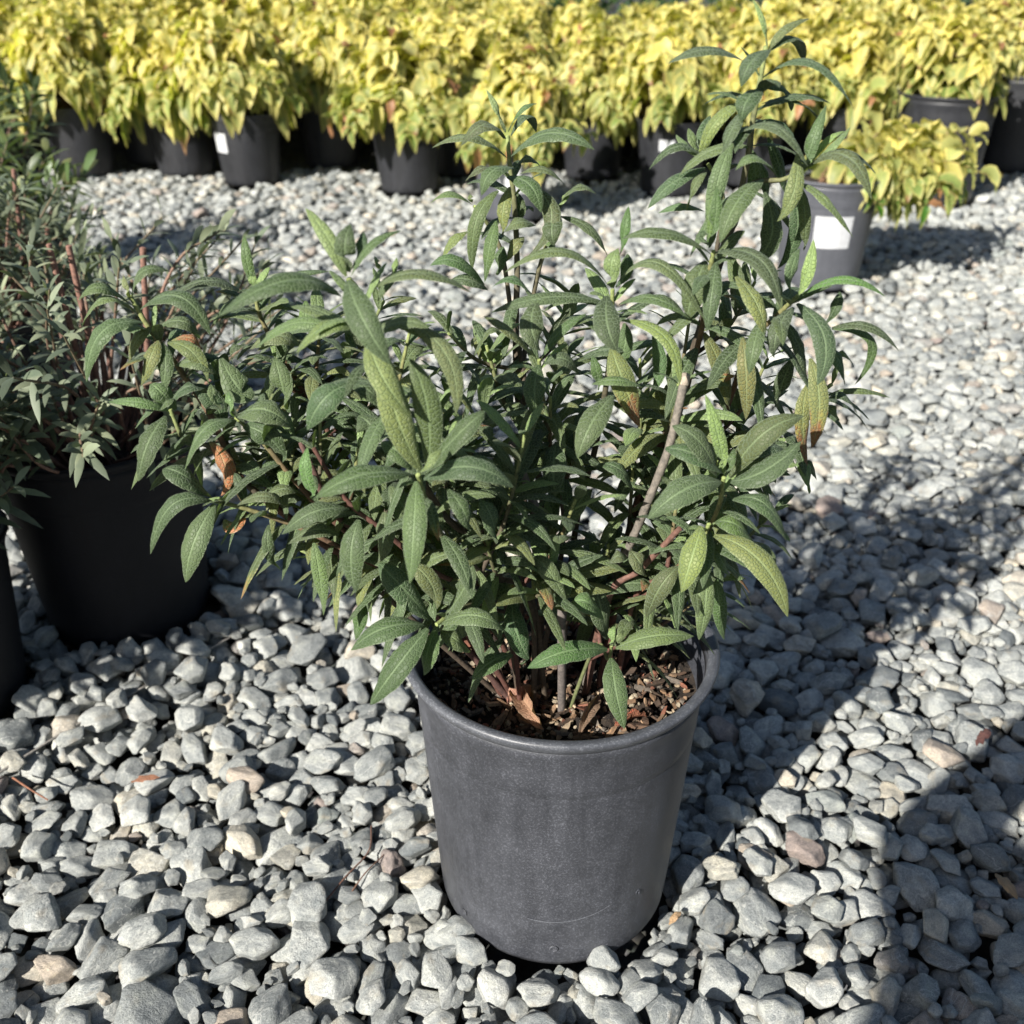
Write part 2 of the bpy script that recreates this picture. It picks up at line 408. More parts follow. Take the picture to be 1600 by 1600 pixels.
# candidate centres (uniform), denser stacking near
NST = 25500
tries = 0
while len(gx) < NST:
    x = rng.uniform(X0,X1); y = rng.uniform(Y0,Y1)
    if inside(x,y): gx.append(x); gy.append(y)
for nm,(qx,qy) in pots_near.items():
    rb = .080 if nm=='left1' else .099
    for _ in range(150):
        an = rng.rand()*6.283; rr = rb+.012+.06*rng.rand(); j_ = rng.randint(len(gx)); gx.insert(j_, qx+rr*math.cos(an)); gy.insert(j_, qy+rr*math.sin(an))
ZMAX = .054
NBIG = len(gx)
while len(gx) < NBIG+3500:
    x = rng.uniform(-1.2,1.5); y = rng.uniform(.3,2.3)
    if inside(x,y): gx.append(x); gy.append(y)
S_pos=[]; S_rot=[]; S_scl=[]; S_idx=[]
for i in range(len(gx)):
    a = np.clip(rng.lognormal(math.log(.0162), .22), .009, .028); bq = a*rng.uniform(.58,.95); c = a*rng.uniform(.38,.64)
    if i >= NBIG: a = rng.uniform(.005,.009)
    if i >= NBIG: bq = a*rng.uniform(.6,.95); c = a*rng.uniform(.4,.7)
    th = rng.rand()*np.pi
    R_ = int(math.ceil(a/cell)); 
    yy, xx = np.mgrid[-R_:R_+1, -R_:R_+1]*cell
    ct, st_ = math.cos(th), math.sin(th)
    q = ((xx*ct+yy*st_)/a)**2 + ((-xx*st_+yy*ct)/bq)**2
    mask = q < .92; prof = c*np.sqrt(np.clip(1-q,0,1))
    best=None
    for k in range(9 if i < NBIG else 9):
        x = gx[i] + (rng.uniform(-.045,.045) if k else 0); y = gy[i] + (rng.uniform(-.045,.045) if k else 0)
        ix = int((x-X0)/cell); iy = int((y-Y0)/cell)
        if ix-R_<0 or iy-R_<0 or ix+R_+1>H.shape[1] or iy+R_+1>H.shape[0]: continue
        patch = H[iy-R_:iy+R_+1, ix-R_:ix+R_+1]
        vals = (patch+prof)[mask]
        z = .40*vals.max() + .60*vals.mean()
        if best is None or z < best[0]: best = (z, x, y, ix, iy)
    if best is None or best[0] > .35: continue
    if best[0] > ZMAX: continue
    z,x,y,ix,iy = best; patch = H[iy-R_:iy+R_+1, ix-R_:ix+R_+1]
    sx = (patch[:,R_+1:].mean()-patch[:,:R_].mean())/(a); sy = (patch[R_+1:].mean()-patch[:R_].mean())/(a)
    patch[mask] = np.maximum(patch[mask], (z+prof)[mask])
    S_pos.append((x,y,z)); S_scl.append((a,bq,c)); S_idx.append(rng.randint(NVAR))
    tx = math.atan(np.clip(sy,-.9,.9))*.45 + rng.randn()*.13; ty = -math.atan(np.clip(sx,-.9,.9))*.45 + rng.randn()*.13
    Mx = Matrix.Rotation(tx,3,'X') @ Matrix.Rotation(ty,3,'Y') @ Matrix.Rotation(th,3,'Z')
    if rng.rand()<.5: Mx = Mx @ Matrix.Rotation(math.pi,3,'X')
    S_rot.append(tuple(Mx.to_euler()))
S_pos = np.array(S_pos); S_scl=np.array(S_scl)
Hc = np.where(H>.35, np.nan, H); 
LEVEL = float(np.nanpercentile(Hc[int(.45/cell):int(2.5/cell), int((-.5-X0)/cell):int((.7-X0)/cell)][::2,::2], 72)); S_pos[:,2] -= LEVEL
g.location.z = -.02
keep = np.ones(len(S_pos), bool)
idx = np.where(keep)[0]
me = bpy.data.meshes.new('gravel'); me.vertices.add(len(idx)); me.vertices.foreach_set('co', S_pos[idx].astype(np.float32).ravel())
a_ = me.attributes.new('rot','FLOAT_VECTOR','POINT'); a_.data.foreach_set('vector', np.array(S_rot)[idx].astype(np.float32).ravel())
a_ = me.attributes.new('scl','FLOAT_VECTOR','POINT'); a_.data.foreach_set('vector', S_scl[idx].astype(np.float32).ravel())
a_ = me.attributes.new('rnd','FLOAT','POINT'); a_.data.foreach_set('value', np.random.RandomState(9).rand(len(idx)).astype(np.float32))
a_ = me.attributes.new('pick','INT','POINT'); a_.data.foreach_set('value', np.array(S_idx)[idx].astype(np.int32))
gravel = link('gravel', me, None, M_STONE)
tag(gravel, 'loose grey crushed stone gravel covering the ground between the pots', 'gravel', None, 'stuff')
gn = bpy.data.node_groups.new('stones', 'GeometryNodeTree')
gn.interface.new_socket(name='Geometry', in_out='INPUT', socket_type='NodeSocketGeometry'); gn.interface.new_socket(name='Geometry', in_out='OUTPUT', socket_type='NodeSocketGeometry')
gi = gn.nodes.new('NodeGroupInput'); go = gn.nodes.new('NodeGroupOutput'); iop = gn.nodes.new('GeometryNodeInstanceOnPoints')
ci = gn.nodes.new('GeometryNodeCollectionInfo'); ci.inputs['Collection'].default_value = vcol; ci.inputs['Separate Children'].default_value = True; ci.inputs['Reset Children'].default_value = True
def nat(nm, ty):
    n = gn.nodes.new('GeometryNodeInputNamedAttribute'); n.data_type = ty; n.inputs['Name'].default_value = nm; return n.outputs['Attribute']
er = gn.nodes.new('FunctionNodeEulerToRotation'); gn.links.new(nat('rot','FLOAT_VECTOR'), er.inputs[0])
gn.links.new(gi.outputs[0], iop.inputs['Points']); gn.links.new(ci.outputs[0], iop.inputs['Instance']); iop.inputs['Pick Instance'].default_value = True
gn.links.new(nat('pick','INT'), iop.inputs['Instance Index']); gn.links.new(er.outputs[0], iop.inputs['Rotation']); gn.links.new(nat('scl','FLOAT_VECTOR'), iop.inputs['Scale'])
gn.links.new(iop.outputs[0], go.inputs[0])
md = gravel.modifiers.new('stones','NODES'); md.node_group = gn

# ------------------------------------------------------------------ pots
def lathe(profile, seg=96, wob=0.0, seed=0):
    mb = MB(); rs = np.random.RandomState(seed); V=[]; n=len(profile)
    ang = np.linspace(0,2*np.pi,seg,endpoint=False)
    wv = 1 + wob*(np.sin(2*ang+rs.rand()*6)+.5*np.sin(3*ang+rs.rand()*6))
    for (r,z) in profile: V.append(np.stack([r*wv*np.cos(ang), r*wv*np.sin(ang), np.full(seg,z)+ (wob*r*.6*np.sin(2*ang+1) if r>.05 else 0)],1))
    V=np.concatenate(V); F=[]
    for i in range(n-1):
        for k in range(seg):
            k2=(k+1)%seg; F.append((i*seg+k,i*seg+k2,(i+1)*seg+k2,(i+1)*seg+k))
    mb.add(V,F); return mb
def pot_meshes(Rr, Rb, Hh, seg, seed, wob=.004, mats=None):
    k = Rr/.125
    # body: outside wall bottom to top, closed floor, inner wall
    body = [(0.001,.0035),(Rb-.012*k,.003),(Rb-.003*k,.0045),(Rb,.012),(Rb+.0015,.03)]
    zt = Hh-.052*k; rt = Rr-.0128*k
    for t in np.linspace(.1,1,10): body.append((Rb+.0015+(rt-Rb-.0015)*t, .03+(zt-.03)*t*.94))
    body += [(rt-.0001*k, zt-.0100*k),(rt+.0007*k, zt-.0085*k),(rt+.0007*k, zt-.002*k)]
    body += [(rt+.0013*k, zt+.002*k),(rt+.0014*k, zt+.012*k),(rt+.0030*k, zt+.024*k),(Rr-.0074*k, Hh-.020*k),(Rr-.0058*k, Hh-.010*k)]
    body += [(Rr-.0092*k, Hh-.010*k),(rt-.002,zt),(Rb-.002,.02),(0.001,.02)]
    rim = [(Rr-.0062*k, Hh-.0125*k),(Rr-.0048*k,Hh-.0115*k),(Rr-.0026*k,Hh-.0080*k),(Rr-.0008*k,Hh-.0050*k),(Rr,Hh-.0025*k),(Rr-.0010*k,Hh-.0005*k),(Rr-.0030*k,Hh),(Rr-.0068*k,Hh-.0006*k),(Rr-.0088*k,Hh-.0020*k),
           (Rr-.0096*k,Hh-.006*k),(Rr-.0105*k,Hh-.014*k),(Rr-.0062*k, Hh-.0125*k)]
    return lathe(body,seg,wob,seed), lathe(rim,seg,wob,seed)
b0, r0 = pot_meshes(.125,.100,.268,128,1)
MB_BODY = b0.mesh('pot_body'); MB_RIM = r0.mesh('pot_rim')
b1, r1_ = pot_meshes(.125,.096,.262,64,5,.003); MS_BODY = b1.mesh('pot_body'); MS_RIM = r1_.mesh('pot_rim')
b2, r2_ = pot_meshes(.158,.125,.33,64,6,.003); ML_BODY = b2.mesh('pot_body'); ML_RIM = r2_.mesh('pot_rim')
MB_BODY.materials.append(M_POT); MB_RIM.materials.append(M_POTRIM)
for q in (MS_BODY, MS_RIM, ML_BODY, ML_RIM): q.materials.append(M_POT2)
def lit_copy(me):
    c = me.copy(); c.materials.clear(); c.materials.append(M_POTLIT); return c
M_POTSHADE = pot_material('shaded_black_plastic', (.006,.0065,.009), (.025,.027,.034), .3, rough=.55, spec=.25)  # left pots: their deep shade is put into a darker plastic colour
MD_BODY = MS_BODY.copy(); MD_BODY.materials.clear(); MD_BODY.materials.append(M_POTSHADE); MD_RIM = MS_RIM.copy(); MD_RIM.materials.clear(); MD_RIM.materials.append(M_POTSHADE)
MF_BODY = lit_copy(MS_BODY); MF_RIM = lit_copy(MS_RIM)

def soil_mesh(r, z, seed, seg=40, rings=14):
    rs = np.random.RandomState(seed); mb = MB(); V=[(0,0,z)]; F=[]
    for i in range(1,rings+1):
        for k in range(seg):
            a = 2*math.pi*k/seg; rr = r*i/rings
            V.append((rr*math.cos(a), rr*math.sin(a), z + (.0035*rs.randn() if i<rings else 0) + .004*math.sin(rr*60+a*2)))
    T=[(0,1+k,1+(k+1)%seg) for k in range(seg)]
    for i in range(rings-1):
        for k in range(seg):
            k2=(k+1)%seg; F.append((1+i*seg+k,1+(i+1)*seg+k,1+(i+1)*seg+k2,1+i*seg+k2))
    mb.add(V,F); mb.add(V,T); return mb
def chips(r, z, n, seed, big=1.0):
    rs = np.random.RandomState(seed); mb = MB()
    cols = [(.17,.105,.06),(.10,.06,.038),(.24,.16,.10),(.05,.033,.022),(.30,.235,.16),(.19,.08,.05),(.14,.12,.10)]
    for i in range(n):
        rr = r*math.sqrt(rs.rand())*.98; a = rs.rand()*6.283
        small = rs.rand()<.72
        L = (rs.uniform(.0018,.0055) if small else rs.uniform(.007,.019)*big); W = L*(rs.uniform(.5,.9) if small else rs.uniform(.18,.40)); T = W*rs.uniform(.3,.7)
        n6=7; angs=np.linspace(0,2*np.pi,n6,endpoint=False); jit=1+.22*rs.randn(n6)
        top=np.stack([L/2*np.cos(angs)*jit, W/2*np.sin(angs)*jit, T/2+ .15*T*rs.randn(n6)],1); bot=top*[.95,.95,1]-[0,0,T]
        V=np.concatenate([top,bot,[[0,0,T*.6]]])
        Mx=np.array((Matrix.Rotation(rs.rand()*6.28,3,'Z')@Matrix.Rotation(rs.randn()*.38,3,'Y')@Matrix.Rotation(rs.randn()*.4,3,'X')))
        V=V@Mx.T + [rr*math.cos(a),rr*math.sin(a), z+.002+rs.rand()*.004]
        Fq=[(k,(k+1)%n6,n6+(k+1)%n6,n6+k)[::-1] for k in range(n6)]; Ft=[(k,(k+1)%n6,2*n6) for k in range(n6)]
        c=np.array(cols[rs.randint(len(cols))])*rs.uniform(.6,1.25)
        if small and rs.rand()<.20: c=np.array((.34,.29,.21))*rs.uniform(.7,1.15)
        mb.add(V,Fq,None,c); mb.n-=len(V); s_=mb.v.pop(); mb.uv.pop(); mb.uv2.pop(); mb.c.pop()
        mb.add(V,Ft,None,c)
    return mb

# ================================================================== THE PLANT IN FOCUS
main = empty('potted_plant', (POT_C[0], POT_C[1], 0), 'bushy plant with long felted dark green leaves in the dusty grey pot in front', 'potted plant')
OFF = (POT_C[0], POT_C[1], 0)
pot = link('pot', MB_BODY, main); rim = link('rim', MB_RIM, pot)
SOILZ = .222
soil = soil_mesh(.1115, SOILZ, 3, 72, 26).build('soil', M_SOIL, main)
ch = chips(.106, SOILZ, 1500, 4).build('bark_chips', M_CHIP, soil, smooth=False); ch['kind'] = 'stuff'
# drain hole dimple and scuff ridge on the front of the wall
def wallpoint(ang, z, out=0.0):
    r = .1015+(.1122-.1015)*((z-.03)/(.216-.03)) + out
    return np.array((r*math.cos(ang), r*math.sin(ang), z))
mb = MB(); tube(mb, [wallpoint(R(-90+a), .064+.010*((a+4)/26)**2, .0002) for a in np.linspace(-14,24,14)], .0006, .0003, (.05,.05,.06), sides=6)
o = mb.build('moulding_mark', M_POTRIM, pot)
for an_, z_, r_ in ((-92,.030,.0030),(-52,.075,.0022),(-140,.030,.0028)):
    mb = MB(); rr_ = (.1015 if z_ < .06 else .1045)+.0004; c_ = np.array((rr_*math.cos(R(an_)), rr_*math.sin(R(an_)), z_)); t_ = np.array((-math.sin(R(an_)), math.cos(R(an_)), 0)); u_ = np.array((0.,0,1)); n_ = np.array((math.cos(R(an_)), math.sin(R(an_)), 0))
    V = []; F_ = []
    for k, (q, dd_) in enumerate(((1.25,.0002),(1.0,.0009),(.8,.0006),(.05,-.0002))):
        for a_ in np.linspace(0,2*np.pi,16,endpoint=False): V.append(c_ + q*r_*(math.cos(a_)*t_+math.sin(a_)*u_) + n_*dd_)
    for k in range(3):
        for a_ in range(16): F_.append((k*16+a_, k*16+(a_+1)%16, (k+1)*16+(a_+1)%16, (k+1)*16+a_))
    mb.add(V, F_); mb.build('drain_hole', M_POT, pot)

GREEN = np.array((.068,.106,.044)); GREEN2 = np.array((.104,.140,.054)); OLIVE = np.array((.16,.18,.062)); PALE = np.array((.19,.27,.10))
YEL = np.array((.34,.30,.07)); BROWN = np.array((.30,.12,.055)); BRIGHT = np.array((.085,.145,.045))
KCOL = {'g': GREEN, 'm': GREEN2, 'o': OLIVE, 'p': PALE, 'b': BRIGHT, 'd': GREEN*.8}
HINT = np.array((-.10,-.42,.80))
Lmb = None
def L(bx,by,tx,ty,w,Y=None,dt=0.0,mid=None,k='g',tip=None,ta=0.0,dm=None,roll=0.0,hint=None,curl=.26,fold=.12):
    """leaf: base and tip in the picture, width in picture px, distance Y of its base, dt how much nearer (-) / farther (+) the tip is"""
    Y = CUR_Y if Y is None else Y
    P0 = np.array(at(bx,by,Y)); P2 = np.array(at(tx,ty,Y+dt))
    if mid is None:
        mx,my = (bx+tx)/2, (by+ty)/2
        mx += .0; my -= .10*math.hypot(tx-bx,ty-by)*abs(tx-bx)/(math.hypot(tx-bx,ty-by)+1e-6)
    else: mx,my = mid
    if dm is None: dm = dt*.5 - (.008)
    M_ = np.array(at(mx,my,Y+dm)); P1 = 2*M_ - .5*(P0+P2)
    wm = w/FPX*depth_at(M_)
    h = HINT if hint is None else np.array(hint)
    h = h + np.random.randn(3)*.10
    if roll:
        T = (P2-P0)/np.linalg.norm(P2-P0); Bv=np.cross(T,h); h = h*math.cos(roll)+Bv*math.sin(roll)
    c = KCOL[k]*np.random.uniform(.72,1.22)*(1+.07*np.random.randn(3))
    leaf(Lmb, P0,P1,P2, wm*1.07, h, c, tip, ta, fold=fold, curl=curl, wave=np.random.uniform(.02,.07), twist=np.random.randn()*.12, nl=18, na=8)

BASE = np.array((POT_C[0], POT_C[1], SOILZ))
GS = (.25,.31,.11); RS = (.11,.050,.038); WS=(.21,.17,.14); BS=(.075,.058,.042)
def path_from(nodes, Ys, basexy=(0,0)):
    """nodes: picture points from tip downwards; ends in the soil at BASE + basexy"""
    P = [np.array(at(x,y,Y)) for (x,y),Y in zip(nodes,Ys)]
    b_ = BASE + np.array((basexy[0],basexy[1],-.012))
    P.append(b_); P = P[::-1]
    return catmull(P, 8)

def grow(mb, path, t0, t1, pairs, ln, wr=.24, phi0=None, kinds='ggmd', up0=-.25, up1=.75, clear=None, nl=10, na=6, droop=.42):
    """opposite leaf pairs along a stem, each pair turned a quarter from the last; young ones at the end stand up"""
    n=len(path); ph = random.uniform(0,3.14) if phi0 is None else phi0
    for i in range(pairs):
        s = i/max(1,pairs-1); t = t0+(t1-t0)*s; f=t*(n-1); a=int(min(n-2,f)); P=path[a]+(path[a+1]-path[a])*(f-a)
        T=path[min(n-1,a+2)]-path[max(0,a-2)]; T=T/np.linalg.norm(T)
        u=np.cross(T,(0.21,.1,.97)); 
        if np.linalg.norm(u)<.05: u=np.array((1.,0,0))
        u/=np.linalg.norm(u); v=np.cross(T,u)
        for sgn in (1,-1):
            if random.random()<.10: continue
            a_=ph+random.uniform(-.3,.3); d=sgn*(math.cos(a_)*u+math.sin(a_)*v)
            up=up0+(up1-up0)*s+random.uniform(-.18,.18)
            l=ln*random.uniform(.72,1.12)*(1-.45*max(0,s-.72)/.28)
            dir_=d*math.cos(up)+T*math.sin(up); dir_/=np.linalg.norm(dir_)
            dr = droop*(1-.65*s)*random.uniform(.6,1.4)
            P1=P+dir_*l*.52+np.array((0,0,.10*l)); P2=P+dir_*l*(.96-.22*dr)+np.array((0,0,-dr*l))
            k=random.choice(kinds); 
            if s>.85 and random.random()<.55: k='p'
            c=KCOL[k]*random.uniform(.65,1.25)
            tip=None; ta=0
            if random.random()<.02: tip=BROWN; ta=random.uniform(.06,.3)
            h=np.array((0,0,1.))*.8+T*.7+np.random.randn(3)*.15
            leaf(mb,P,P1,P2,l*wr*.98*random.uniform(.85,1.2),h,c,tip,ta,fold=.14,curl=.26,wave=.05,twist=random.gauss(0,.2),nl=nl,na=na)
        ph+=math.pi/2

def stem(nodes, Ys, basexy, r0, r1, col0, col1, sides=9):
    p = path_from(nodes,Ys,basexy); mb=MB(); tube(mb,p,r0*.72,r1*.85,col0,col1,sides,bump=.03,cp=4.0)
    o = mb.build('stem', M_STEM, main, offset=OFF); PATHS.append(p); return o,p
PATHS = []
def begin(Y):
    global Lmb, CUR_Y; Lmb = MB(); CUR_Y = Y
def finish(st):
    Lmb.build('leaves', M_LEAF, st, offset=OFF)

# ---- tall stem on the right
begin(.63)
st,p = stem([(1197,72),(1187,130),(1177,185),(1168,250),(1150,330),(1122,410),(1095,510),(1062,640),(1000,800)],[.63,.63,.63,.63,.635,.64,.645,.65,.65],(.025,.02),.0042,.0016,BS,GS)
for a in [(1199,78,1176,-2,13,None,.01,(1193,35),'p'),(1200,80,1265,29,16,None,.02,(1228,45),'m'),(1204,78,1256,97,28,None,.04,(1240,58),'d'),
          (1203,78,1158,136,33,.622,-.02,(1174,96),'g'),(1165,98,1044,99,27,None,-.02,(1108,77),'g'),(1194,120,1334,170,30,None,-.03,(1268,97),'g'),
          (1190,138,1158,190,38,.62,-.02,(1168,155),'d'),(1194,138,1236,174,24,.64,.02,(1228,140),'d'),(1165,150,1097,166,15,.65,.02,(1130,148),'d'),
          (1190,162,1279,185,17,.64,.0,(1240,157),'g'),(1165,158,1095,255,24,.64,.0,(1115,195),'o'),(1160,172,1128,240,27,.62,-.02,(1142,205),'g'),
          (1143,225,1108,372,30,.62,-.01,(1120,290),'m'),(1122,280,1104,388,20,.615,-.01,(1114,330),'b'),(1150,212,1262,260,26,.615,-.03,(1210,197),'d'),
          (1180,190,1252,262,30,.64,.0,(1230,205),'g'),(1246,240,1214,346,28,.62,-.01,(1240,300),'o'),(1216,278,1149,266,23,.61,-.02,(1182,246),'m'),
          (1192,280,1125,380,39,.61,-.03,(1152,315),'m'),(1195,300,1168,412,36,.63,.0,(1205,370),'g'),(1170,230,1165,320,26,.64,.01,(1180,275),'g'),
          (1200,215,1236,330,24,.65,.01,(1222,270),'d'),(1185,250,1200,350,24,.65,.02,(1200,300),'d')]:
    L(*a)
grow(Lmb,p,.60,.90,7,.050,nl=12)
finish(st)
begin(.62)   # its right-hand side shoot
st,p = stem([(1262,258),(1225,280),(1175,288),(1150,345),(1110,460)],[.62,.63,.637,.64,.645],(.025,.02),.0030,.0014,BS,GS)
for a in [(1256,266,1291,164,24,None,.0,(1268,225),'g'),(1262,262,1329,198,14,None,.0,(1298,232),'p'),(1264,258,1320,205,12,.63,.0,(1290,222),'p'),(1263,259,1362,312,30,None,-.04,(1322,243),'m'),
          (1275,254,1369,272,22,.64,.01,(1325,238),'d'),(1250,286,1334,372,20,.62,-.02,(1290,313),'m'),(1250,290,1256,392,20,.63,.0,(1258,340),'o'),(1235,300,1215,420,26,.64,.0,(1245,360),'g')]:
    L(*a)
finish(st)
begin(.64)   # its left-hand side shoot
st,p = stem([(1106,256),(1125,290),(1130,330),(1118,400),(1100,500)],[.64,.643,.645,.645,.65],(.02,.03),.0026,.0013,BS,GS)
for a in [(1102,252,1014,265,20,None,-.01,(1060,228),'g'),(1102,262,1012,326,25,None,-.02,(1052,285),'g'),(1104,250,1056,210,15,None,.0,(1076,232),'p'),(1100,246,1076,200,18,.65,.0,(1085,222),'m'),
          (1104,268,1073,328,18,.63,.0,(1085,290),'m'),(1100,330,1028,333,18,.65,.0,(1065,322),'g'),(1104,240,1110,180,24,.66,.02,(1100,210),'d')]:
    L(*a)
finish(st)
# ---- node in the middle of the tall stem
begin(.60)
st,p = stem([(1115,392),(1108,430),(1095,520),(1060,640),(990,800)],[.60,.605,.62,.64,.65],(.03,-.01),.0036,.0016,RS,GS)
for a in [(1110,396,973,372,30,None,-.02,(1045,364),'g'),(1118,394,1219,478,42,None,-.04,(1185,404),'g'),(1102,408,1072,502,46,.61,-.01,(1085,450),'g'),(1118,410,1104,518,30,.60,-.02,(1112,460),'d'),
          (1108,388,1120,290,22,None,.0,(1118,340),'b'),(1112,385,1100,360,22,.60,-.01,(1098,372),'g'),(1150,432,1196,527,34,.60,-.02,(1182,475),'o'),(1190,498,1170,585,28,.59,-.02,(1178,540),'g'),
          (1160,528,1165,656,30,.60,-.01,(1166,590),'o'),(1075,500,1000,470,22,.62,.0,(1040,470),'g'),(1100,520,1140,640,30,.62,.0,(1128,580),'o')]:
    L(*a)
grow(Lmb,p,.50,.86,7,.050,nl=12)
finish(st)
# ---- right shoot
begin(.60)
st,p = stem([(1247,462),(1215,492),(1170,540),(1130,650),(1050,800)],[.60,.61,.62,.64,.65],(.04,.0),.0034,.0016,RS,GS)
for a in [(1242,466,1271,374,22,None,.0,(1262,425),'p'),(1238,466,1250,388,22,.605,.0,(1236,425),'g'),(1250,463,1384,464,19,None,-.02,(1318,436),'b'),(1246,474,1277,602,38,None,-.03,(1288,530),'g'),
          (1285,510,1312,455,20,.62,.0,(1305,480),'d'),(1300,512,1405,549,20,.61,-.01,(1360,511),'g'),(1300,514,1335,602,17,.62,.0,(1362,535),'m'),(1240,480,1210,560,30,.60,-.02,(1215,515),'g'),
          (1225,500,1262,610,26,.61,.0,(1252,550),'g'),(1290,545,1320,602,26,.61,.0,(1312,565),'g'),(1300,560,1335,575,14,.63,.0,(1318,552),'m'),(1285,620,1392,622,14,.62,.0,(1340,610),'m'),(1290,625,1340,648,20,.61,.0,(1318,618),'d'),
          (1290,632,1310,658,16,.61,.0,(1304,642),'m'),(1240,560,1215,640,26,.62,.0,(1222,600),'g'),(1215,480,1160,470,20,.62,.02,(1190,468),'d')]:
    L(*a)
L(1266,560,1268,700,32,.60,-.01,(1280,630),'o',BROWN*.8,.28); L(1262,600,1262,728,26,.61,.0,(1254,660),'o',BROWN*.7,.36)
grow(Lmb,p,.50,.90,7,.050,nl=12)
finish(st)
begin(.66)
st,p = stem([(1300,600),(1250,640),(1180,720),(1080,820)],[.66,.66,.66,.66],(.05,.02),.003,.0016,RS,GS)
for a in [(1245,722,1264,772,26,.63,.0,(1262,740),'p'),(1248,722,1276,750,18,.64,.0,(1266,728),'m'),(1225,700,1150,722,34,.62,-.01,(1190,700),'g')]:
    L(*a)
grow(Lmb,p,.42,1,9,.050,nl=12)
finish(st)
# ---- middle stem
begin(.70)
st,p = stem([(793,212),(797,262),(804,320),(808,420),(806,520),(812,640),(850,800)],[.70,.70,.70,.70,.69,.68,.66],(-.015,.035),.0042,.0016,BS,GS)
for a in [(790,207,760,140,13,None,.0,(777,172),'p'),(794,206,839,162,15,None,.0,(814,172),'b'),(798,212,838,207,20,.71,.02,(822,180),'d'),(789,217,720,228,30,.69,-.02,(758,194),'g'),
          (792,246,675,231,22,.70,-.01,(735,214),'m'),(799,243,929,234,32,.69,-.03,(860,208),'g'),(802,262,752,306,36,.68,-.02,(768,268),'g'),(808,256,846,263,17,.71,.01,(828,247),'d'),(770,264,727,283,18,.70,.0,(748,264),'m'),
          (812,272,884,291,18,.70,.0,(850,264),'m'),(793,276,845,332,33,.68,-.02,(828,290),'g'),(778,298,738,424,27,.68,-.01,(744,345),'m'),(796,292,786,368,25,.68,-.01,(786,330),'o'),(828,288,822,404,30,.68,-.02,(862,340),'m'),
          (836,352,788,362,26,.67,-.01,(812,346),'m'),(818,370,788,412,24,.68,.0,(802,385),'o'),(806,300,800,360,20,.71,.0,(812,330),'d')]:
    L(*a)
grow(Lmb,p,.50,.80,6,.052,nl=12)
finish(st)
begin(.69)
st,p = stem([(741,322),(762,350),(785,400),(800,500),(820,640)],[.69,.70,.70,.69,.67],(-.03,.03),.003,.0013,BS,GS)
for a in [(738,320,672,319,20,None,.0,(702,302),'m'),(737,316,735,303,9,None,.0,(735,309),'p'),(775,345,757,441,25,.67,-.01,(764,390),'b'),(730,362,688,408,20,.69,.0,(705,378),'o'),(785,385,778,430,24,.68,.0,(780,408),'g'),(757,445,672,415,26,.66,-.01,(712,407),'g'),(762,452,700,440,24,.66,.0,(730,436),'d')]:
    L(*a)
finish(st)
begin(.68)
st,p = stem([(870,332),(858,370),(840,430),(825,520),(820,640)],[.68,.69,.69,.69,.67],(-.01,.04),.003,.0013,BS,GS)
for a in [(871,327,892,296,13,None,.0,(880,312),'p'),(873,328,934,305,24,None,-.01,(900,292),'m'),(870,334,866,384,34,.675,-.02,(862,355),'g'),(876,338,950,402,20,.68,-.01,(922,358),'g'),(850,375,875,400,18,.68,.0,(864,382),'m')]:
    L(*a)
finish(st)
# ---- centre shoot in front of it
begin(.62)
st,p = stem([(957,452),(956,500),(950,580),(930,700),(900,820)],[.62,.625,.63,.64,.65],(.0,.0),.0036,.0016,BS,GS)
for a in [(950,446,788,426,30,None,-.02,(880,392),'m'),(964,442,1102,502,28,None,-.03,(1030,412),'m'),(957,450,966,388,30,.615,.0,(955,415),'p'),(962,448,980,396,24,.63,.0,(978,420),'g'),(968,400,982,322,18,.62,.0,(976,360),'b'),
          (948,462,964,548,44,.60,-.03,(948,505),'d'),(944,472,768,488,26,.62,-.02,(860,464),'m'),(968,475,1078,498,24,.61,-.02,(1020,466),'m'),(972,500,1062,602,24,.60,-.03,(1040,528),'o'),(940,478,848,488,24,.63,.01,(892,464),'g'),
          (975,505,955,590,26,.62,.0,(975,545),'m')]:
    L(*a)
L(955,545,1000,668,42,.595,-.01,(975,600),'o',BROWN*.75,.28)
L(1020,525,1010,625,24,.62,.0,(1030,575),'g')
grow(Lmb,p,.45,.90,8,.052,nl=12)
finish(st)
begin(.61)
st,p = stem([(842,562),(848,620),(860,720),(880,840)],[.61,.62,.64,.65],(-.02,-.01),.003,.0015,BS,GS)
for a in [(840,562,756,494,28,.60,-.01,(800,520),'m'),(846,560,916,490,22,.61,.0,(872,520),'g'),(838,478,768,450,26,.62,.0,(806,436),'g'),(838,470,845,548,40,.60,-.02,(830,510),'g'),(850,568,905,585,24,.60,.0,(880,560),'g'),(842,570,840,650,36,.60,-.02,(835,610),'g'),
          (957,618,902,716,44,.57,-.03,(925,660),'g'),(925,600,1006,606,20,.58,.0,(965,594),'b'),(905,560,985,545,26,.62,.0,(950,545),'g'),(870,690,868,776,40,.60,-.02,(865,730),'d'),(860,700,790,712,24,.61,.0,(825,694),'m'),(935,725,990,770,28,.6,.0,(970,735),'g'),(935,610,925,555,18,.6,.0,(932,580),'b')]:
    L(*a)
grow(Lmb,p,.35,1,10,.050,nl=12)
finish(st)
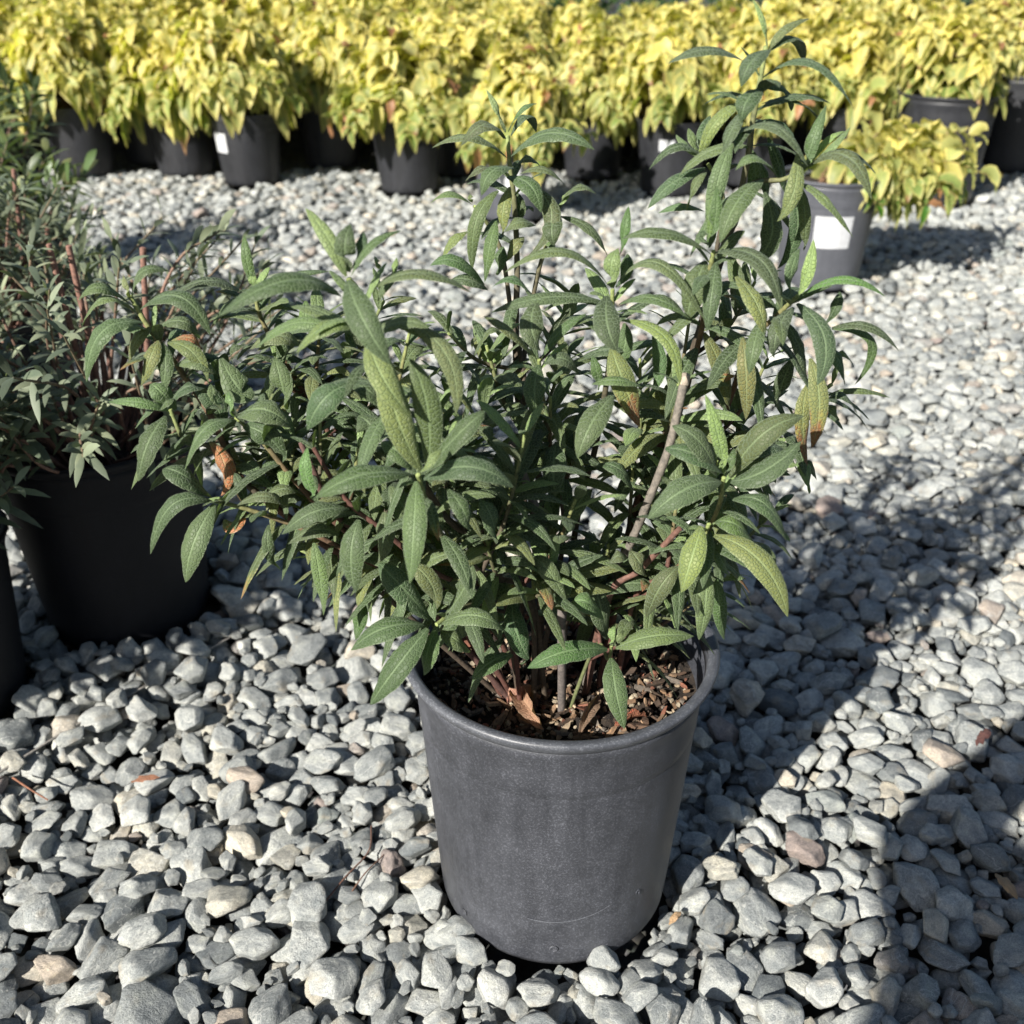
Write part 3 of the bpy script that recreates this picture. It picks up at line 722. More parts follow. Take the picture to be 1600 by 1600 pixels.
# ---- front shoot, nearest to the lens
begin(.50)
st,p = stem([(653,742),(668,790),(700,850),(760,900),(830,935)],[.50,.515,.54,.57,.60],(-.01,-.02),.0034,.0017,BS,GS)
for a in [(642,740,492,778,50,None,-.02,(565,742),'g'),(650,752,640,912,42,.495,-.03,(646,830),'g'),(662,748,803,762,44,None,-.01,(735,730),'g'),(660,742,758,642,40,.505,.0,(715,680),'g'),
          (657,735,600,545,50,.50,.01,(616,640),'o'),(668,735,640,560,46,.51,.0,(668,640),'m'),(655,740,690,700,20,.49,.0,(672,720),'p'),(700,765,735,830,30,.51,-.01,(722,795),'g'),(648,735,595,690,32,.52,.01,(620,705),'g')]:
    L(*a)
grow(Lmb,p,.45,.95,6,.046,nl=12)
finish(st)
begin(.52)
st,p = stem([(545,435),(560,500),(590,590),(630,690),(690,800),(780,900)],[.52,.52,.53,.54,.56,.59],(-.03,-.02),.0038,.0016,BS,GS)
for a in [(541,432,477,325,27,None,.02,(512,372),'p'),(549,430,628,360,20,None,.01,(580,382),'b'),(545,425,548,350,36,.525,.0,(538,385),'g'),(550,420,568,362,22,.53,.0,(562,390),'g'),(533,462,340,495,44,None,-.03,(450,438),'g'),(580,452,738,458,30,.53,.0,(655,426),'m'),
          (543,438,610,570,50,.51,-.03,(566,498),'g'),(562,512,462,552,36,.52,-.01,(508,510),'o'),(575,530,640,650,44,.51,-.02,(598,590),'o'),(640,505,712,648,34,.53,-.02,(700,560),'m'),(590,505,700,560,30,.54,.0,(650,510),'m'),
          (548,598,480,672,48,.52,-.01,(505,625),'g'),(530,520,400,545,24,.54,.02,(460,505),'m'),(600,640,545,600,30,.53,.01,(575,610),'g'),(590,470,630,420,22,.55,.01,(605,440),'m'),(592,420,585,400,10,.56,0,(590,410),'p'),(606,440,620,402,12,.56,0,(615,420),'p')]:
    L(*a)
grow(Lmb,p,.45,.90,8,.050,nl=12)
finish(st)
# ---- far left shoot
begin(.62)
st,p = stem([(203,462),(230,508),(252,538),(290,590),(332,655),(372,740),(440,800),(540,870),(700,930)],[.62,.62,.62,.62,.61,.60,.59,.59,.60],(-.035,-.01),.0040,.0017,RS,GS)
for a in [(203,466,193,430,10,None,.0,(196,448),'p'),(206,466,266,424,24,None,.0,(222,424),'g'),(200,472,122,470,25,None,-.01,(155,448),'m'),(212,488,127,513,27,None,-.01,(162,466),'m'),(220,482,329,524,36,.61,-.02,(280,464),'g'),
          (222,503,135,597,38,.61,-.02,(158,520),'g'),(238,512,201,566,24,.62,.0,(212,532),'o'),(246,532,220,602,30,.61,-.01,(234,562),'o'),(254,536,250,622,26,.61,-.01,(258,575),'g'),(246,512,315,532,26,.62,.0,(285,502),'g'),(262,535,326,602,27,.61,-.01,(302,552),'o'),
          (290,590,345,560,24,.62,.0,(320,560),'g'),(300,600,350,680,34,.62,.0,(335,630),'g'),(275,570,340,585,26,.61,-.01,(305,565),'m'),(345,560,385,600,46,.60,.0,(375,610),'g')]:
    L(*a)
L(328,690,345,775,28,.59,-.01,(352,730),'o',BROWN*1.2,.99,curl=.5); L(350,812,385,800,26,.58,0,(365,822),'o',BROWN*1.3,.7)
L(268,532,318,560,22,.62,0,(300,530),'o',BROWN,.9)
grow(Lmb,p,.40,.84,9,.050,nl=12)
finish(st)
begin(.66)
st,p = stem([(398,452),(405,490),(430,540),(480,620),(560,740),(700,860)],[.66,.66,.66,.655,.65,.65],(-.03,.02),.0034,.0015,RS,GS)
for a in [(400,458,382,367,19,None,.0,(386,410),'b'),(402,458,396,420,16,None,.0,(394,440),'p'),(385,462,264,466,26,None,-.01,(325,438),'g'),(420,446,514,424,22,.67,.0,(465,428),'g'),(405,485,470,490,24,.66,.0,(440,475),'m'),(400,470,330,512,24,.67,.0,(360,475),'m'),
          (470,540,390,546,34,.63,.0,(430,524),'m'),(478,470,485,530,24,.65,.0,(478,500),'b'),(380,540,350,560,20,.64,0,(365,542),'g')]:
    L(*a)
grow(Lmb,p,.35,.95,12,.052,nl=12)
finish(st)
begin(.58)
st,p = stem([(368,652),(410,690),(460,750),(540,830),(680,920)],[.58,.58,.58,.59,.61],(-.04,-.015),.0032,.0015,RS,GS)
for a in [(372,650,456,668,46,.575,-.01,(412,640),'g'),(368,656,288,738,42,.575,-.02,(318,672),'g'),(366,650,356,612,16,None,.0,(358,630),'p'),(380,665,445,715,40,.58,.0,(415,680),'g'),(345,640,330,600,20,.58,0,(335,620),'m'),(430,560,450,640,36,.60,0,(440,600),'g')]:
    L(*a)
grow(Lmb,p,.35,.92,8,.050,nl=12)
finish(st)
begin(.59)
st,p = stem([(266,640),(290,690),(330,700),(400,770),(520,860)],[.59,.59,.59,.59,.60],(-.04,-.01),.003,.0014,BS,GS)
for a in [(264,642,169,628,19,None,.0,(215,628),'b'),(262,636,323,615,32,.585,.0,(292,604),'g'),(258,650,216,752,44,.58,-.02,(230,695),'g'),(250,640,272,622,18,.58,0,(260,628),'b'),(252,660,205,765,20,.60,.0,(225,715),'m'),(275,640,235,600,34,.6,.0,(250,612),'m'),(290,690,255,720,20,.59,0,(270,700),'m')]:
    L(*a)
grow(Lmb,p,.5,.95,5,.042,nl=12)
finish(st)
begin(.56)
st,p = stem([(336,782),(400,800),(480,830),(580,880),(700,930)],[.56,.565,.57,.58,.60],(-.03,-.02),.003,.0015,RS,GS)
for a in [(332,784,235,866,32,.555,-.01,(268,790),'g'),(335,788,290,910,44,.55,-.02,(302,850),'g'),(330,776,254,732,42,.565,.0,(285,742),'g'),(400,790,470,770,26,.57,.0,(435,765),'m'),(420,820,440,890,20,.56,.0,(420,860),'g'),(450,790,370,790,20,.56,0,(410,775),'m')]:
    L(*a)
grow(Lmb,p,.35,.92,8,.048,nl=12)
finish(st)
# ---- shoots low at the front
begin(.53)
st,p = stem([(682,976),(720,950),(780,940),(830,950)],[.53,.55,.58,.60],(-.02,-.025),.003,.0016,BS,GS)
for a in [(662,976,548,1016,44,.525,-.01,(600,982),'g'),(668,982,578,1101,46,.52,-.02,(618,1045),'g'),(690,974,790,986,36,.53,-.01,(742,962),'m'),(688,970,737,880,36,.54,.0,(722,925),'g'),(672,968,592,880,44,.54,.0,(625,915),'g'),(690,985,735,1018,32,.54,.0,(712,1000),'m'),(680,985,662,1055,36,.53,-.01,(668,1020),'b'),
          (560,812,556,926,44,.52,-.01,(548,870),'g'),(640,880,682,952,34,.53,.0,(672,910),'o'),(600,800,590,880,36,.54,0,(600,840),'m'),(570,945,555,1000,28,.56,0,(560,970),'b'),(490,848,505,962,26,.55,0,(500,905),'m')]:
    L(*a)
grow(Lmb,p,.4,.9,4,.042,nl=12)
finish(st)
begin(.52)
st,p = stem([(490,700),(540,780),(600,830),(690,900),(790,940)],[.55,.55,.55,.57,.60],(-.03,-.03),.0028,.0016,RS,RS)
for a in [(480,700,500,790,24,.54,0,(478,745),'b'),(545,795,440,835,36,.54,-.01,(490,800),'g'),(530,835,450,850,28,.55,0,(490,828),'m'),(610,760,660,860,40,.54,0,(640,810),'m'),(640,650,600,730,44,.55,0,(620,690),'g'),(750,780,775,850,34,.55,0,(768,810),'g'),(560,650,575,700,50,.56,0,(580,670),'g')]:
    L(*a)
grow(Lmb,p,.30,1,11,.048,nl=12)
finish(st)
begin(.565)
st,p = stem([(956,1008),(950,1030),(930,1010)],[.565,.585,.61],(.005,-.03),.0022,.0014,(.12,.14,.06),GS)
for a in [(949,1014,824,1044,38,.565,-.02,(885,1018),'b'),(962,1012,1084,994,36,.565,.0,(1020,994),'m'),(955,1028,976,1139,38,.56,-.03,(962,1080),'g'),(956,1010,962,976,13,.565,.0,(955,992),'p'),(960,1010,975,985,10,.565,.0,(966,996),'p'),(800,1022,737,1062,32,.58,-.02,(765,1036),'b'),(826,1030,800,935,38,.58,.02,(806,985),'g')]:
    L(*a)
L(890,945,944,968,38,.57,0,(915,940),'b'); L(925,905,950,1000,40,.60,0,(940,955),'g'); L(875,905,885,935,26,.59,0,(880,920),'b'); L(830,870,885,940,30,.57,-.01,(855,890),'m')
finish(st)
# ---- right front
begin(.55)
st,p = stem([(1131,746),(1120,800),(1080,870),(1010,930),(960,960)],[.55,.56,.58,.60,.62],(.04,-.02),.0032,.0016,RS,GS)
for a in [(1126,752,1012,811,50,.545,-.02,(1070,765),'g'),(1140,746,1256,650,44,.55,.0,(1190,680),'m'),(1142,752,1251,690,44,.545,.0,(1196,735),'g'),(1132,742,1102,616,23,.55,.0,(1122,680),'p'),(1134,744,1147,700,14,.545,.0,(1142,722),'b'),(1120,742,1050,665,40,.56,.0,(1092,690),'g'),
          (1145,780,1230,846,38,.55,-.01,(1195,788),'g'),(1150,765,1220,740,28,.57,0,(1185,750),'g'),(1040,700,1130,740,36,.56,0,(1085,710),'g')]:
    L(*a)
grow(Lmb,p,.45,.9,6,.046,nl=12)
finish(st)
begin(.56)
st,p = stem([(1108,818),(1090,860),(1040,900),(990,940)],[.56,.57,.59,.61],(.045,-.01),.003,.0016,RS,GS)
for a in [(1096,822,1064,926,42,.55,-.02,(1080,875),'o'),(1116,836,1231,964,44,.55,-.03,(1190,880),'o'),(1102,884,1092,1000,30,.555,-.01,(1102,945),'m'),(1120,905,1132,1000,26,.58,.0,(1124,950),'b'),(1118,815,1180,850,36,.56,.0,(1150,820),'b'),(1118,860,1140,900,24,.57,.0,(1130,880),'m'),
          (1060,885,1010,965,34,.57,.0,(1030,920),'m'),(985,860,1010,900,30,.58,0,(1000,880),'m'),(980,870,950,880,24,.58,0,(965,868),'m'),(1130,905,1165,905,20,.58,0,(1150,898),'b')]:
    L(*a)
grow(Lmb,p,.4,.95,5,.044,nl=12)
finish(st)
# ---- inner shoots that fill the crown
inner = [((700,880),.60),((640,820),.62),((930,880),.62),((1020,880),.66),((1090,840),.62),((900,780),.58),((860,620),.60),((740,760),.62),((560,800),.62),((500,640),.60),((440,720),.62),((1120,720),.62),((1000,640),.64),((700,700),.56),((700,520),.66),((640,560),.68),((760,620),.60),((880,560),.70),((1000,560),.68),((1060,600),.60),((720,700),.58),((800,760),.57),((900,700),.62),((990,720),.62),((1060,760),.60),((560,620),.66),((480,600),.66),((520,720),.62),
         ((620,860),.58),((760,840),.56),((860,840),.60),((950,850),.62),((1040,840),.64),((1150,640),.68),((1200,560),.66),((430,640),.66),((700,600),.72),((900,480),.74),((1080,480),.70),((1130,900),.66),((1210,800),.66),((600,760),.66),((470,860),.64),((820,680),.56),((680,640),.60),((1180,440),.66),((860,900),.57),((940,930),.72),((780,950),.70)]
MAINP = list(PATHS)
inner += [((430,560),.64),((500,500),.66),((460,680),.60),((560,700),.58),((620,640),.60),((400,700),.62),((560,860),.60),((640,520),.64),((480,800),.60),((600,470),.68),((760,540),.66),((700,930),.60),((1000,930),.62),((1060,910),.64),((340,600),.64),((650,760),.60),((1100,700),.64),((1180,700),.66)]
for (q,Y) in inner:
    begin(Y); q2=((q[0]*.6+880*.4), (q[1]*.55+900*.45))
    bx = (q[0]-870)/400*.055+random.uniform(-.012,.012); by=(Y-.64)*.6+random.uniform(-.012,.012)
    e_ = np.array(at(q[0],q[1],Y)); cands = [pp[int(len(pp)*f)] for pp in MAINP for f in (.18,.26,.34,.42,.5)]
    cands = [c for c in cands if c[2] < e_[2]-.03] or [BASE]
    c_ = min(cands, key=lambda c: np.linalg.norm((c-e_)*(1,1,.55)) + random.random()*.03)
    m_ = c_*.5+e_*.5 + np.array((0,0,-.006))+(e_-c_)*(.10,.10,0)
    p = catmull([c_, m_, e_], 10); mb = MB(); tube(mb,p,.0017,.0011,RS if random.random()<.5 else BS,GS,8,bump=.03,cp=3.0); st = mb.build('stem', M_STEM, main, offset=OFF)
    grow(Lmb,p,random.uniform(.18,.35),1,random.randint(8,11),random.uniform(.040,.062),nl=12,kinds='ggmdoopm',droop=random.uniform(.10,.65),up0=random.uniform(-.1,.55),wr=random.uniform(.185,.25))
    finish(st)
# ---- bare woody stems
for nodes,Ys,bxy,r0,r1,c in [([(1070,592),(1045,700),(1010,790),(985,850),(960,905)],[.585,.59,.60,.61,.62],(.02,.0),.0031,.0027,(.20,.18,.155)),
                        ([(800,690),(835,790),(862,870),(877,930),(878,975)],[.60,.595,.59,.588,.59],(.002,-.03),.0034,.0028,(.17,.15,.14)),
                        ([(1062,826),(1000,890),(950,935)],[.57,.59,.60],(.02,-.01),.0030,.0018,(.16,.085,.065)),
                        ([(470,692),(490,735),(520,800),(600,870)],[.57,.57,.58,.60],(-.03,-.02),.0026,.0016,(.13,.07,.06))]:
    pth = path_from(nodes,Ys,bxy); mb=MB(); tube(mb,pth,r0,r1,np.array(c)*.8,c,10,bump=.05); o=mb.build('woody_stem', M_STEM, main, offset=OFF)
mb=MB(); e=np.array(at(1070,592,.585)); d=np.array((.15,0,.98))
tube(mb,[e-d*.003,e+d*.003],.0034,.0030,(.36,.31,.25),None,10); mb.build('cut_end', M_STEM, main, offset=OFF)
PATH_FIN = True

# curled dead leaves lying on the potting soil
for k,(bx,by,tx,ty,w,c) in enumerate([(800,1078,850,1140,26,(.34,.20,.13)),(842,1092,792,1100,24,(.36,.17,.13)),(905,1150,935,1085,16,(.20,.13,.09)),(1010,1120,960,1140,14,(.26,.07,.04))]):
    mb=MB(); z=SOILZ+.007; P0=np.array(ground(bx,by,z)); P2=np.array(ground(tx,ty,z+.002)); P1=(P0+P2)/2+np.array((0,0,.008))
    leaf(mb,P0,P1,P2,w/1600*.8*1.2,(0,0,1),c,None,0,fold=.5,curl=-.2,wave=.3,twist=1.2,nl=14,na=6,dry=.6)
    o=mb.build('dead_leaf', M_DRY, None, offset=P0); o.location=P0
    tag(o, ['tan curled dead leaf in the middle of the potting soil','pinkish dead leaf lying beside the tan curled one in the pot','narrow brown dead leaf upright in the soil near the pot rim','dark red dead leaf on the soil against the front rim'][k],'dead leaf')

# ================================================================== small plants on the left, dark pots
def shrub_small(mbS, mbL, rs, Rr, z0, z1, nst, ln, colset, stemc, wr=.26, pairs=9, spread=1.0, lean=(0,0), lw=5, bare=.30):
    for i in range(nst):
        a=rs.rand()*6.283; rr=Rr*math.sqrt(rs.rand())*spread; h=z0+(z1-z0)*rs.uniform(.45,1)*(1-.28*(rr/Rr)**2)
        b_=np.array((math.cos(a)*.05*rs.rand(),math.sin(a)*.05*rs.rand(),z0-.03)); e=np.array((math.cos(a)*rr+lean[0]*h,math.sin(a)*rr+lean[1]*h,h))
        m_=b_*.45+e*.55+np.array((0,0,.12*(h-z0)))+rs.randn(3)*.02
        p=catmull([b_,m_,e],6); tube(mbS,p,.0026,.0010,stemc*rs.uniform(.7,1.6),np.array((.14,.12,.07)),6,bump=.04,cp=2.0)
        n=len(p); ph=rs.rand()*3
        for k in range(pairs):
            t=bare+(1-bare)*k/(pairs-1); f=t*(n-1); j=int(min(n-2,f)); P=p[j]+(p[j+1]-p[j])*(f-j); T=p[j+1]-p[j]; T/=np.linalg.norm(T)
            u=np.cross(T,(.2,.1,.97)); u/=np.linalg.norm(u)+1e-6; v=np.cross(T,u)
            for s in (1,-1):
                d=s*(math.cos(ph)*u+math.sin(ph)*v); up=-.1+1.0*t+rs.randn()*.25; dir_=d*math.cos(up)+T*math.sin(up); l=ln*rs.uniform(.6,1.2)
                P2=P+dir_*l+np.array((0,0,-.18*l)); P1=P+dir_*l*.5+np.array((0,0,.10*l))
                c=np.array(colset[rs.randint(len(colset))])*rs.uniform(.7,1.25)
                leaf(mbL,P,P1,P2,l*wr,T+np.array((0,0,.5)),c,nl=lw,na=4,wave=.03,curl=.2,fold=.15)
            ph+=1.57
SG=[(.13,.16,.11),(.18,.21,.145),(.09,.115,.078),(.23,.26,.17)]; RED=np.array((.17,.095,.075))
GR=[(.09,.125,.05),(.15,.19,.075),(.07,.10,.045),(.22,.24,.10)]
def left_plant(loc, seed, label, cat, colset, ln, z1, nst, Rr=.20, lean=(0,0), stubs=True, stemc=RED, mat=M_LEAFSMALL, sc=1.0, bare=.30, wr=.26):
    rs=np.random.RandomState(seed); o=empty('potted_plant',(loc[0],loc[1],0),label,cat)
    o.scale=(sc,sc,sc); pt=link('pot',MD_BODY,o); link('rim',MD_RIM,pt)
    s=soil_mesh(.110,.225,seed,40,10).build('soil',M_SOIL,o)
    a=MB(); b_=MB(); shrub_small(a,b_,rs,Rr,.24,z1,nst,ln,colset,stemc,lean=lean,bare=bare,wr=wr)
    if stubs:
        for k in range(6):
            an=rs.rand()*6.28; r_=rs.uniform(.02,.13); top=np.array((r_*math.cos(an),r_*math.sin(an),rs.uniform(.36,.43)))
            if k<3: top=np.array([(.030,-.03,.475),(.012,-.035,.478),(.095,.0,.465)][k])
            tube(a,catmull([(top[0]*.3,top[1]*.3,.21),top*[.7,.7,.6]+np.array((.005,0,.03)),top],5),.0034,.0031,np.array((.10,.055,.042)),np.array((.23,.125,.095)),8,bump=.05)
    st=a.build('stems',M_STEM,o); b_.build('leaves',mat,st); return o
left_plant(pots_near['left2'],21,'shrubby plant with small grey green leaves and cut red brown stems in dark pot','potted plant',SG,.033,.50,92,Rr=.27,bare=.50,wr=.24)
left_plant(pots_near['left1'],22,'shaded plant in the very dark pot cut off by the left edge','potted plant',SG,.052,.60,85,Rr=.20,lean=(.02,-.04),sc=.8,stubs=False)
left_plant(pots_near['left0'],23,'shrubby potted plant standing out of view beyond the dark pot at the left edge','potted plant',GR,.075,.66,80,Rr=.20,lean=(.05,.05),stubs=False)  # unseen neighbour, put in to shade the pots at the left edge
l4=(-.80,1.50); l5=(-.98,1.98); l6=(-1.26,2.55)
left_plant(l4,24,'grey green shrubby potted plant at the left edge behind the one with cut stems','potted plant',SG,.036,.50,80,Rr=.21,bare=.5,wr=.22)
left_plant(l5,25,'leafy green potted plant at the upper left edge with a fallen brown leaf','potted plant',GR,.060,.44,24,Rr=.18,stubs=False,mat=M_GREEN)
left_plant(l6,26,'mid green potted plant at the left edge just in front of the yellow rows','potted plant',GR,.060,.48,30,Rr=.20,stubs=False,mat=M_GREEN)

# ================================================================== yellow variegated plants in rows
YEDGE=np.array((.76,.62,.21)); YG=np.array((.46,.45,.18)); YDG=np.array((.19,.26,.07)); PINK=np.array((.30,.15,.08))
def yellow_foliage(seed, Rr=.235, z0=.235, z1=.50, nst=46, droop=.75, lean=(0,0), big=1.0, edge_=1.2):
    rs=np.random.RandomState(seed); a=MB(); b_=MB()
    for i in range(nst):
        an=rs.rand()*6.283; rr=Rr*math.sqrt(rs.rand()); h=z0+.02+(z1-z0)*rs.uniform(.5,1)*(1-edge_*(rr/Rr)**2.2)
        e=np.array((rr*math.cos(an)+lean[0]*rs.uniform(.2,1.2),rr*math.sin(an)+lean[1]*rs.uniform(.2,1.2),h - (.08 if lean[0] else 0)*rs.rand()))
        b0_=np.array((math.cos(an)*.05*rs.rand(),math.sin(an)*.05*rs.rand(),.22)); m_=b0_*.4+e*.6+np.array((0,0,.05))
        p=catmull([b0_,m_,e],5); tube(a,p,.0024,.0012,(.16,.08,.05),(.26,.22,.08),5)
        n=len(p); ph=rs.rand()*3; pr=8
        for k in range(pr):
            t=.30+.70*k/(pr-1); f=t*(n-1); j=int(min(n-2,f)); P=p[j]+(p[j+1]-p[j])*(f-j); T=p[j+1]-p[j]; T/=np.linalg.norm(T)
            u=np.cross(T,(.2,.1,.97)); u/=np.linalg.norm(u)+1e-6; v=np.cross(T,u)
            for s in (1,-1):
                d=s*(math.cos(ph)*u+math.sin(ph)*v); up=rs.uniform(-.3,.5)+.5*t
                dir_=d*math.cos(up)+T*math.sin(up); l=big*(.150-.098*t)*rs.uniform(.6,1.25)
                dr=droop*rs.uniform(.4,1.2)*(1-.35*t)
                P1=P+dir_*l*.45+np.array((0,0,.08*l)); P2=P+dir_*l*(.85-.4*dr)+np.array((0,0,-dr*l))
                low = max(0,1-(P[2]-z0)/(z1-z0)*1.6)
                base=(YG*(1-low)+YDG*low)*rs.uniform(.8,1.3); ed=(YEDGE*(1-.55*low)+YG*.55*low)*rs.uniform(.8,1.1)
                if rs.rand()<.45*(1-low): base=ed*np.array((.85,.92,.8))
                tip=None; ta=0
                if rs.rand()<.04: tip=PINK; ta=.15
                if t>.9 and rs.rand()<.15: base=PINK*rs.uniform(.8,1.5); ed=base*1.3
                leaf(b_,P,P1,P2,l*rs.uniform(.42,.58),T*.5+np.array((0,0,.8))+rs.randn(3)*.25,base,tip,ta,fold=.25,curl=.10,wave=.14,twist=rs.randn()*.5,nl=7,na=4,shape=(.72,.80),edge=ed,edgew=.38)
            ph+=1.57
    return a.mesh('stems'), b_.mesh('leaves')
protos=[yellow_foliage(100+i) for i in range(5)]
for s_,l_ in protos: s_.materials.append(M_STEM); l_.materials.append(M_YELLOW)
SOILM = soil_mesh(.112,.235,77,24,4).mesh('soil'); SOILM.materials.append(M_SOIL)
SOILL = soil_mesh(.142,.295,78,24,4).mesh('soil'); SOILL.materials.append(M_SOIL)
def label_mesh(r, z0, z1, a0, a1, flare=.0):
    mb=MB(); n=12; V=[];F=[]
    for i in range(n+1):
        a=R(a0+(a1-a0)*i/n)
        for z in (z0,z1):
            rr=.096+(.1125-.096)*(z/.21)+.0015+flare*abs(i/n-.5)
            V.append((rr*math.cos(a),rr*math.sin(a),z))
    for i in range(n): F.append((2*i,2*i+2,2*i+3,2*i+1))
    mb.add(V,F); return mb
def yellow_plant(x,y,k,label,group,rz,sz=1.0,foliage=None,big=False,lit=False):
    o=empty('variegated_plant',(x,y,0),label,'potted plant',group,rz)
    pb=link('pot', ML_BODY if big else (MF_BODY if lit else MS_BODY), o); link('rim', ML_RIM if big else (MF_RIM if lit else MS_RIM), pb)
    sl=link('soil', SOILL if big else SOILM, o)
    if not big and foliage is None: pb.scale.z=.90; sl.location.z=-.026
    s_,l_=(foliage or protos[k%len(protos)])
    st=link('stems',s_,o); lf=link('leaves',l_,st)
    st.scale=(1,1,1)
    kk=random.uniform(.86,1.18); st.scale=(kk*random.uniform(.94,1.08),kk,kk*random.uniform(.95,1.08)) if foliage is None else (1,1,1); st.location.z=-.235*(st.scale.z-1)
    if foliage is None: st.rotation_euler=(random.gauss(0,.09),random.gauss(0,.09),0)
    if big: st.location.z=.0
    return o,pb
GRP='yellow variegated plants in rows behind the gravel'
rs=np.random.RandomState(5)
names=['yellow variegated plant at the left end of the front row, beside green leafy plants','yellow variegated plant in the second pot from the left of the front row',
 'yellow plant in the pot with a white tag, left part of the front row','yellow plant set back in the dark gap right of the pot with the white tag',
 'yellow plant with a big pale green leaf over its rim, left of the central shoot','yellow plant in the sunlit pot right behind the central shoot of the felted plant',
 'yellow plant in deeply shaded pot, just right of the one behind the central shoot','yellow plant with a small white tag on its shaded pot, left of the tallest shoot','yellow plant directly behind the tallest shoot of the felted plant']
for i,(x,y) in enumerate(P_row):
    o,pb=yellow_plant(x,y,i,names[i],GRP,rs.rand()*6.28,lit=(i in (5,)))
    if i in (2,5,7):
        lb=label_mesh(.11,{2:.125,5:.10,7:.165}[i],{2:.195,5:.20,7:.205}[i],{2:-146,5:-112,7:-120}[i],{2:-116,5:-52,7:-95}[i] ,.004).build('label',M_LABEL,pb); lb.rotation_euler.z=-o.rotation_euler.z
fF=yellow_foliage(300,Rr=.15,z0=.25,z1=.37,nst=44,lean=(.25,.06),big=.95)
fG=yellow_foliage(301,Rr=.20,z0=.34,z1=.56,nst=44,edge_=.45,droop=.6)
fG[0].materials.append(M_STEM); fG[1].materials.append(M_YELLOW)
fF[0].materials.append(M_STEM); fF[1].materials.append(M_YELLOW)
o,pb=yellow_plant(P_F[0],P_F[1],0,'sprawling yellow variegated plant in the lone sunlit pot standing forward of the row',GRP,0,foliage=fF,lit=True)
lb=label_mesh(.11,.11,.185,-118,-72).build('label',M_LABEL,pb)
o,pb=yellow_plant(P_G[0],P_G[1],2,'yellow variegated plant in the large black pot at the right behind the sprawling one',GRP,1.0,foliage=fG,big=True)
o,pb=yellow_plant(P_H[0],P_H[1],3,'yellow variegated plant in the large black pot at the far right edge',GRP,2.0,foliage=fG,big=True)
# rows behind
cnt=0
for r_ in range(11):
    y=3.88+r_*.34; half=.5*(CP*y+SP*CH)+.35; n=int(2*half/.34)
    for i in range(n+1):
        x=-half+2*half*i/n+rs.uniform(-.03,.03)+(.17 if r_%2 else 0); yy=y+rs.uniform(-.03,.03)
        if min((x-q[0])**2+(yy-q[1])**2 for q in P_row+[P_G,P_H]) < .27**2: continue
        if x>1.35 and y<4.6+ (x-1.35)*.0 and x>P_H[0]-.28: continue
        if y>5.9 and x>0.3: continue
        yellow_plant(x,yy,cnt,'yellow variegated plant among the close set rows behind the front row',GRP,rs.rand()*6.28); cnt+=1
# dark green shrubs at the very back right
for i in range(9):
    rs2=np.random.RandomState(60+i); x=.45+i*.42; y=6.45+.1*(i%2)
    o=empty('dark_green_shrub',(x,y,0),'dark green potted shrub beyond the yellow rows at the top right','shrub','dark green shrubs beyond the yellow rows')
    if i==0:
        a=MB(); b_=MB(); shrub_small(a,b_,rs2,.24,.24,.56,34,.06,[(.035,.08,.03),(.05,.11,.035)],np.array((.08,.05,.03)),wr=.34,pairs=8)
        sm=a.mesh('stems'); sm.materials.append(M_STEM); lm_=b_.mesh('leaves'); lm_.materials.append(M_GREEN)
    pb=link('pot',MS_BODY,o); link('rim',MS_RIM,pb); st=link('stems',sm,o); link('leaves',lm_,st); o.rotation_euler.z=i*1.3

# ================================================================== litter on the gravel
def twig(pts, r, col, label, name='dry_twig'):
    mb=MB(); P=[np.array(ground(x,y,h)) for x,y,h in pts]; tube(mb,catmull(P,6),r,r*.6,col,None,6,bump=.08)
    o=mb.build(name,M_STEM,None,offset=P[0]); o.location=P[0]; tag(o,label,'twig'); return o
twig([(-60,1245,.012),(90,1150,.013),(190,1093,.014),(300,1030,.013),(435,952,.010)],.0016,(.26,.25,.23),'long thin grey dried stem lying straight across the shaded gravel at the left','dried_stem')
twig([(503,1415,.004),(540,1370,.010),(576,1330,.012),(580,1290,.018)],.0010,(.13,.07,.05),'thin dark forked twig on the gravel left of the grey pot')
twig([(545,1400,.006),(570,1365,.012),(600,1335,.010)],.0009,(.16,.09,.06),'short brown twig crossing the dark forked twig left of the grey pot')
twig([(20,1215,.008),(50,1235,.012),(75,1250,.010)],.0012,(.22,.10,.06),'short reddish twig on sunlit gravel at the left edge')
for k,(bx,by,tx,ty,w,c,lab) in enumerate([(1555,1365,1590,1405,13,(.38,.27,.18),'tan dry leaf on the shaded gravel at the lower right edge'),(1545,1140,1525,1165,16,(.22,.10,.09),'crumpled reddish dry leaf on gravel near the right edge'),
        (205,1222,250,1215,10,(.30,.14,.09),'small rust coloured dry leaf on the gravel at lower left'),(1045,1445,1065,1425,8,(.45,.30,.18),'small orange dry leaf beside the base of the grey pot')]):
    mb=MB(); P0=np.array(ground(bx,by,.014)); P2=np.array(ground(tx,ty,.016)); P1=(P0+P2)/2+np.array((0,0,.006))
    leaf(mb,P0,P1,P2,w/1600*1.0*1.3,(0,0,1),c,nl=10,na=4,wave=.3,dry=.5,twist=.5)
    o=mb.build('dry_leaf',M_DRY,None,offset=P0); o.location=P0; tag(o,lab,'dry leaf')

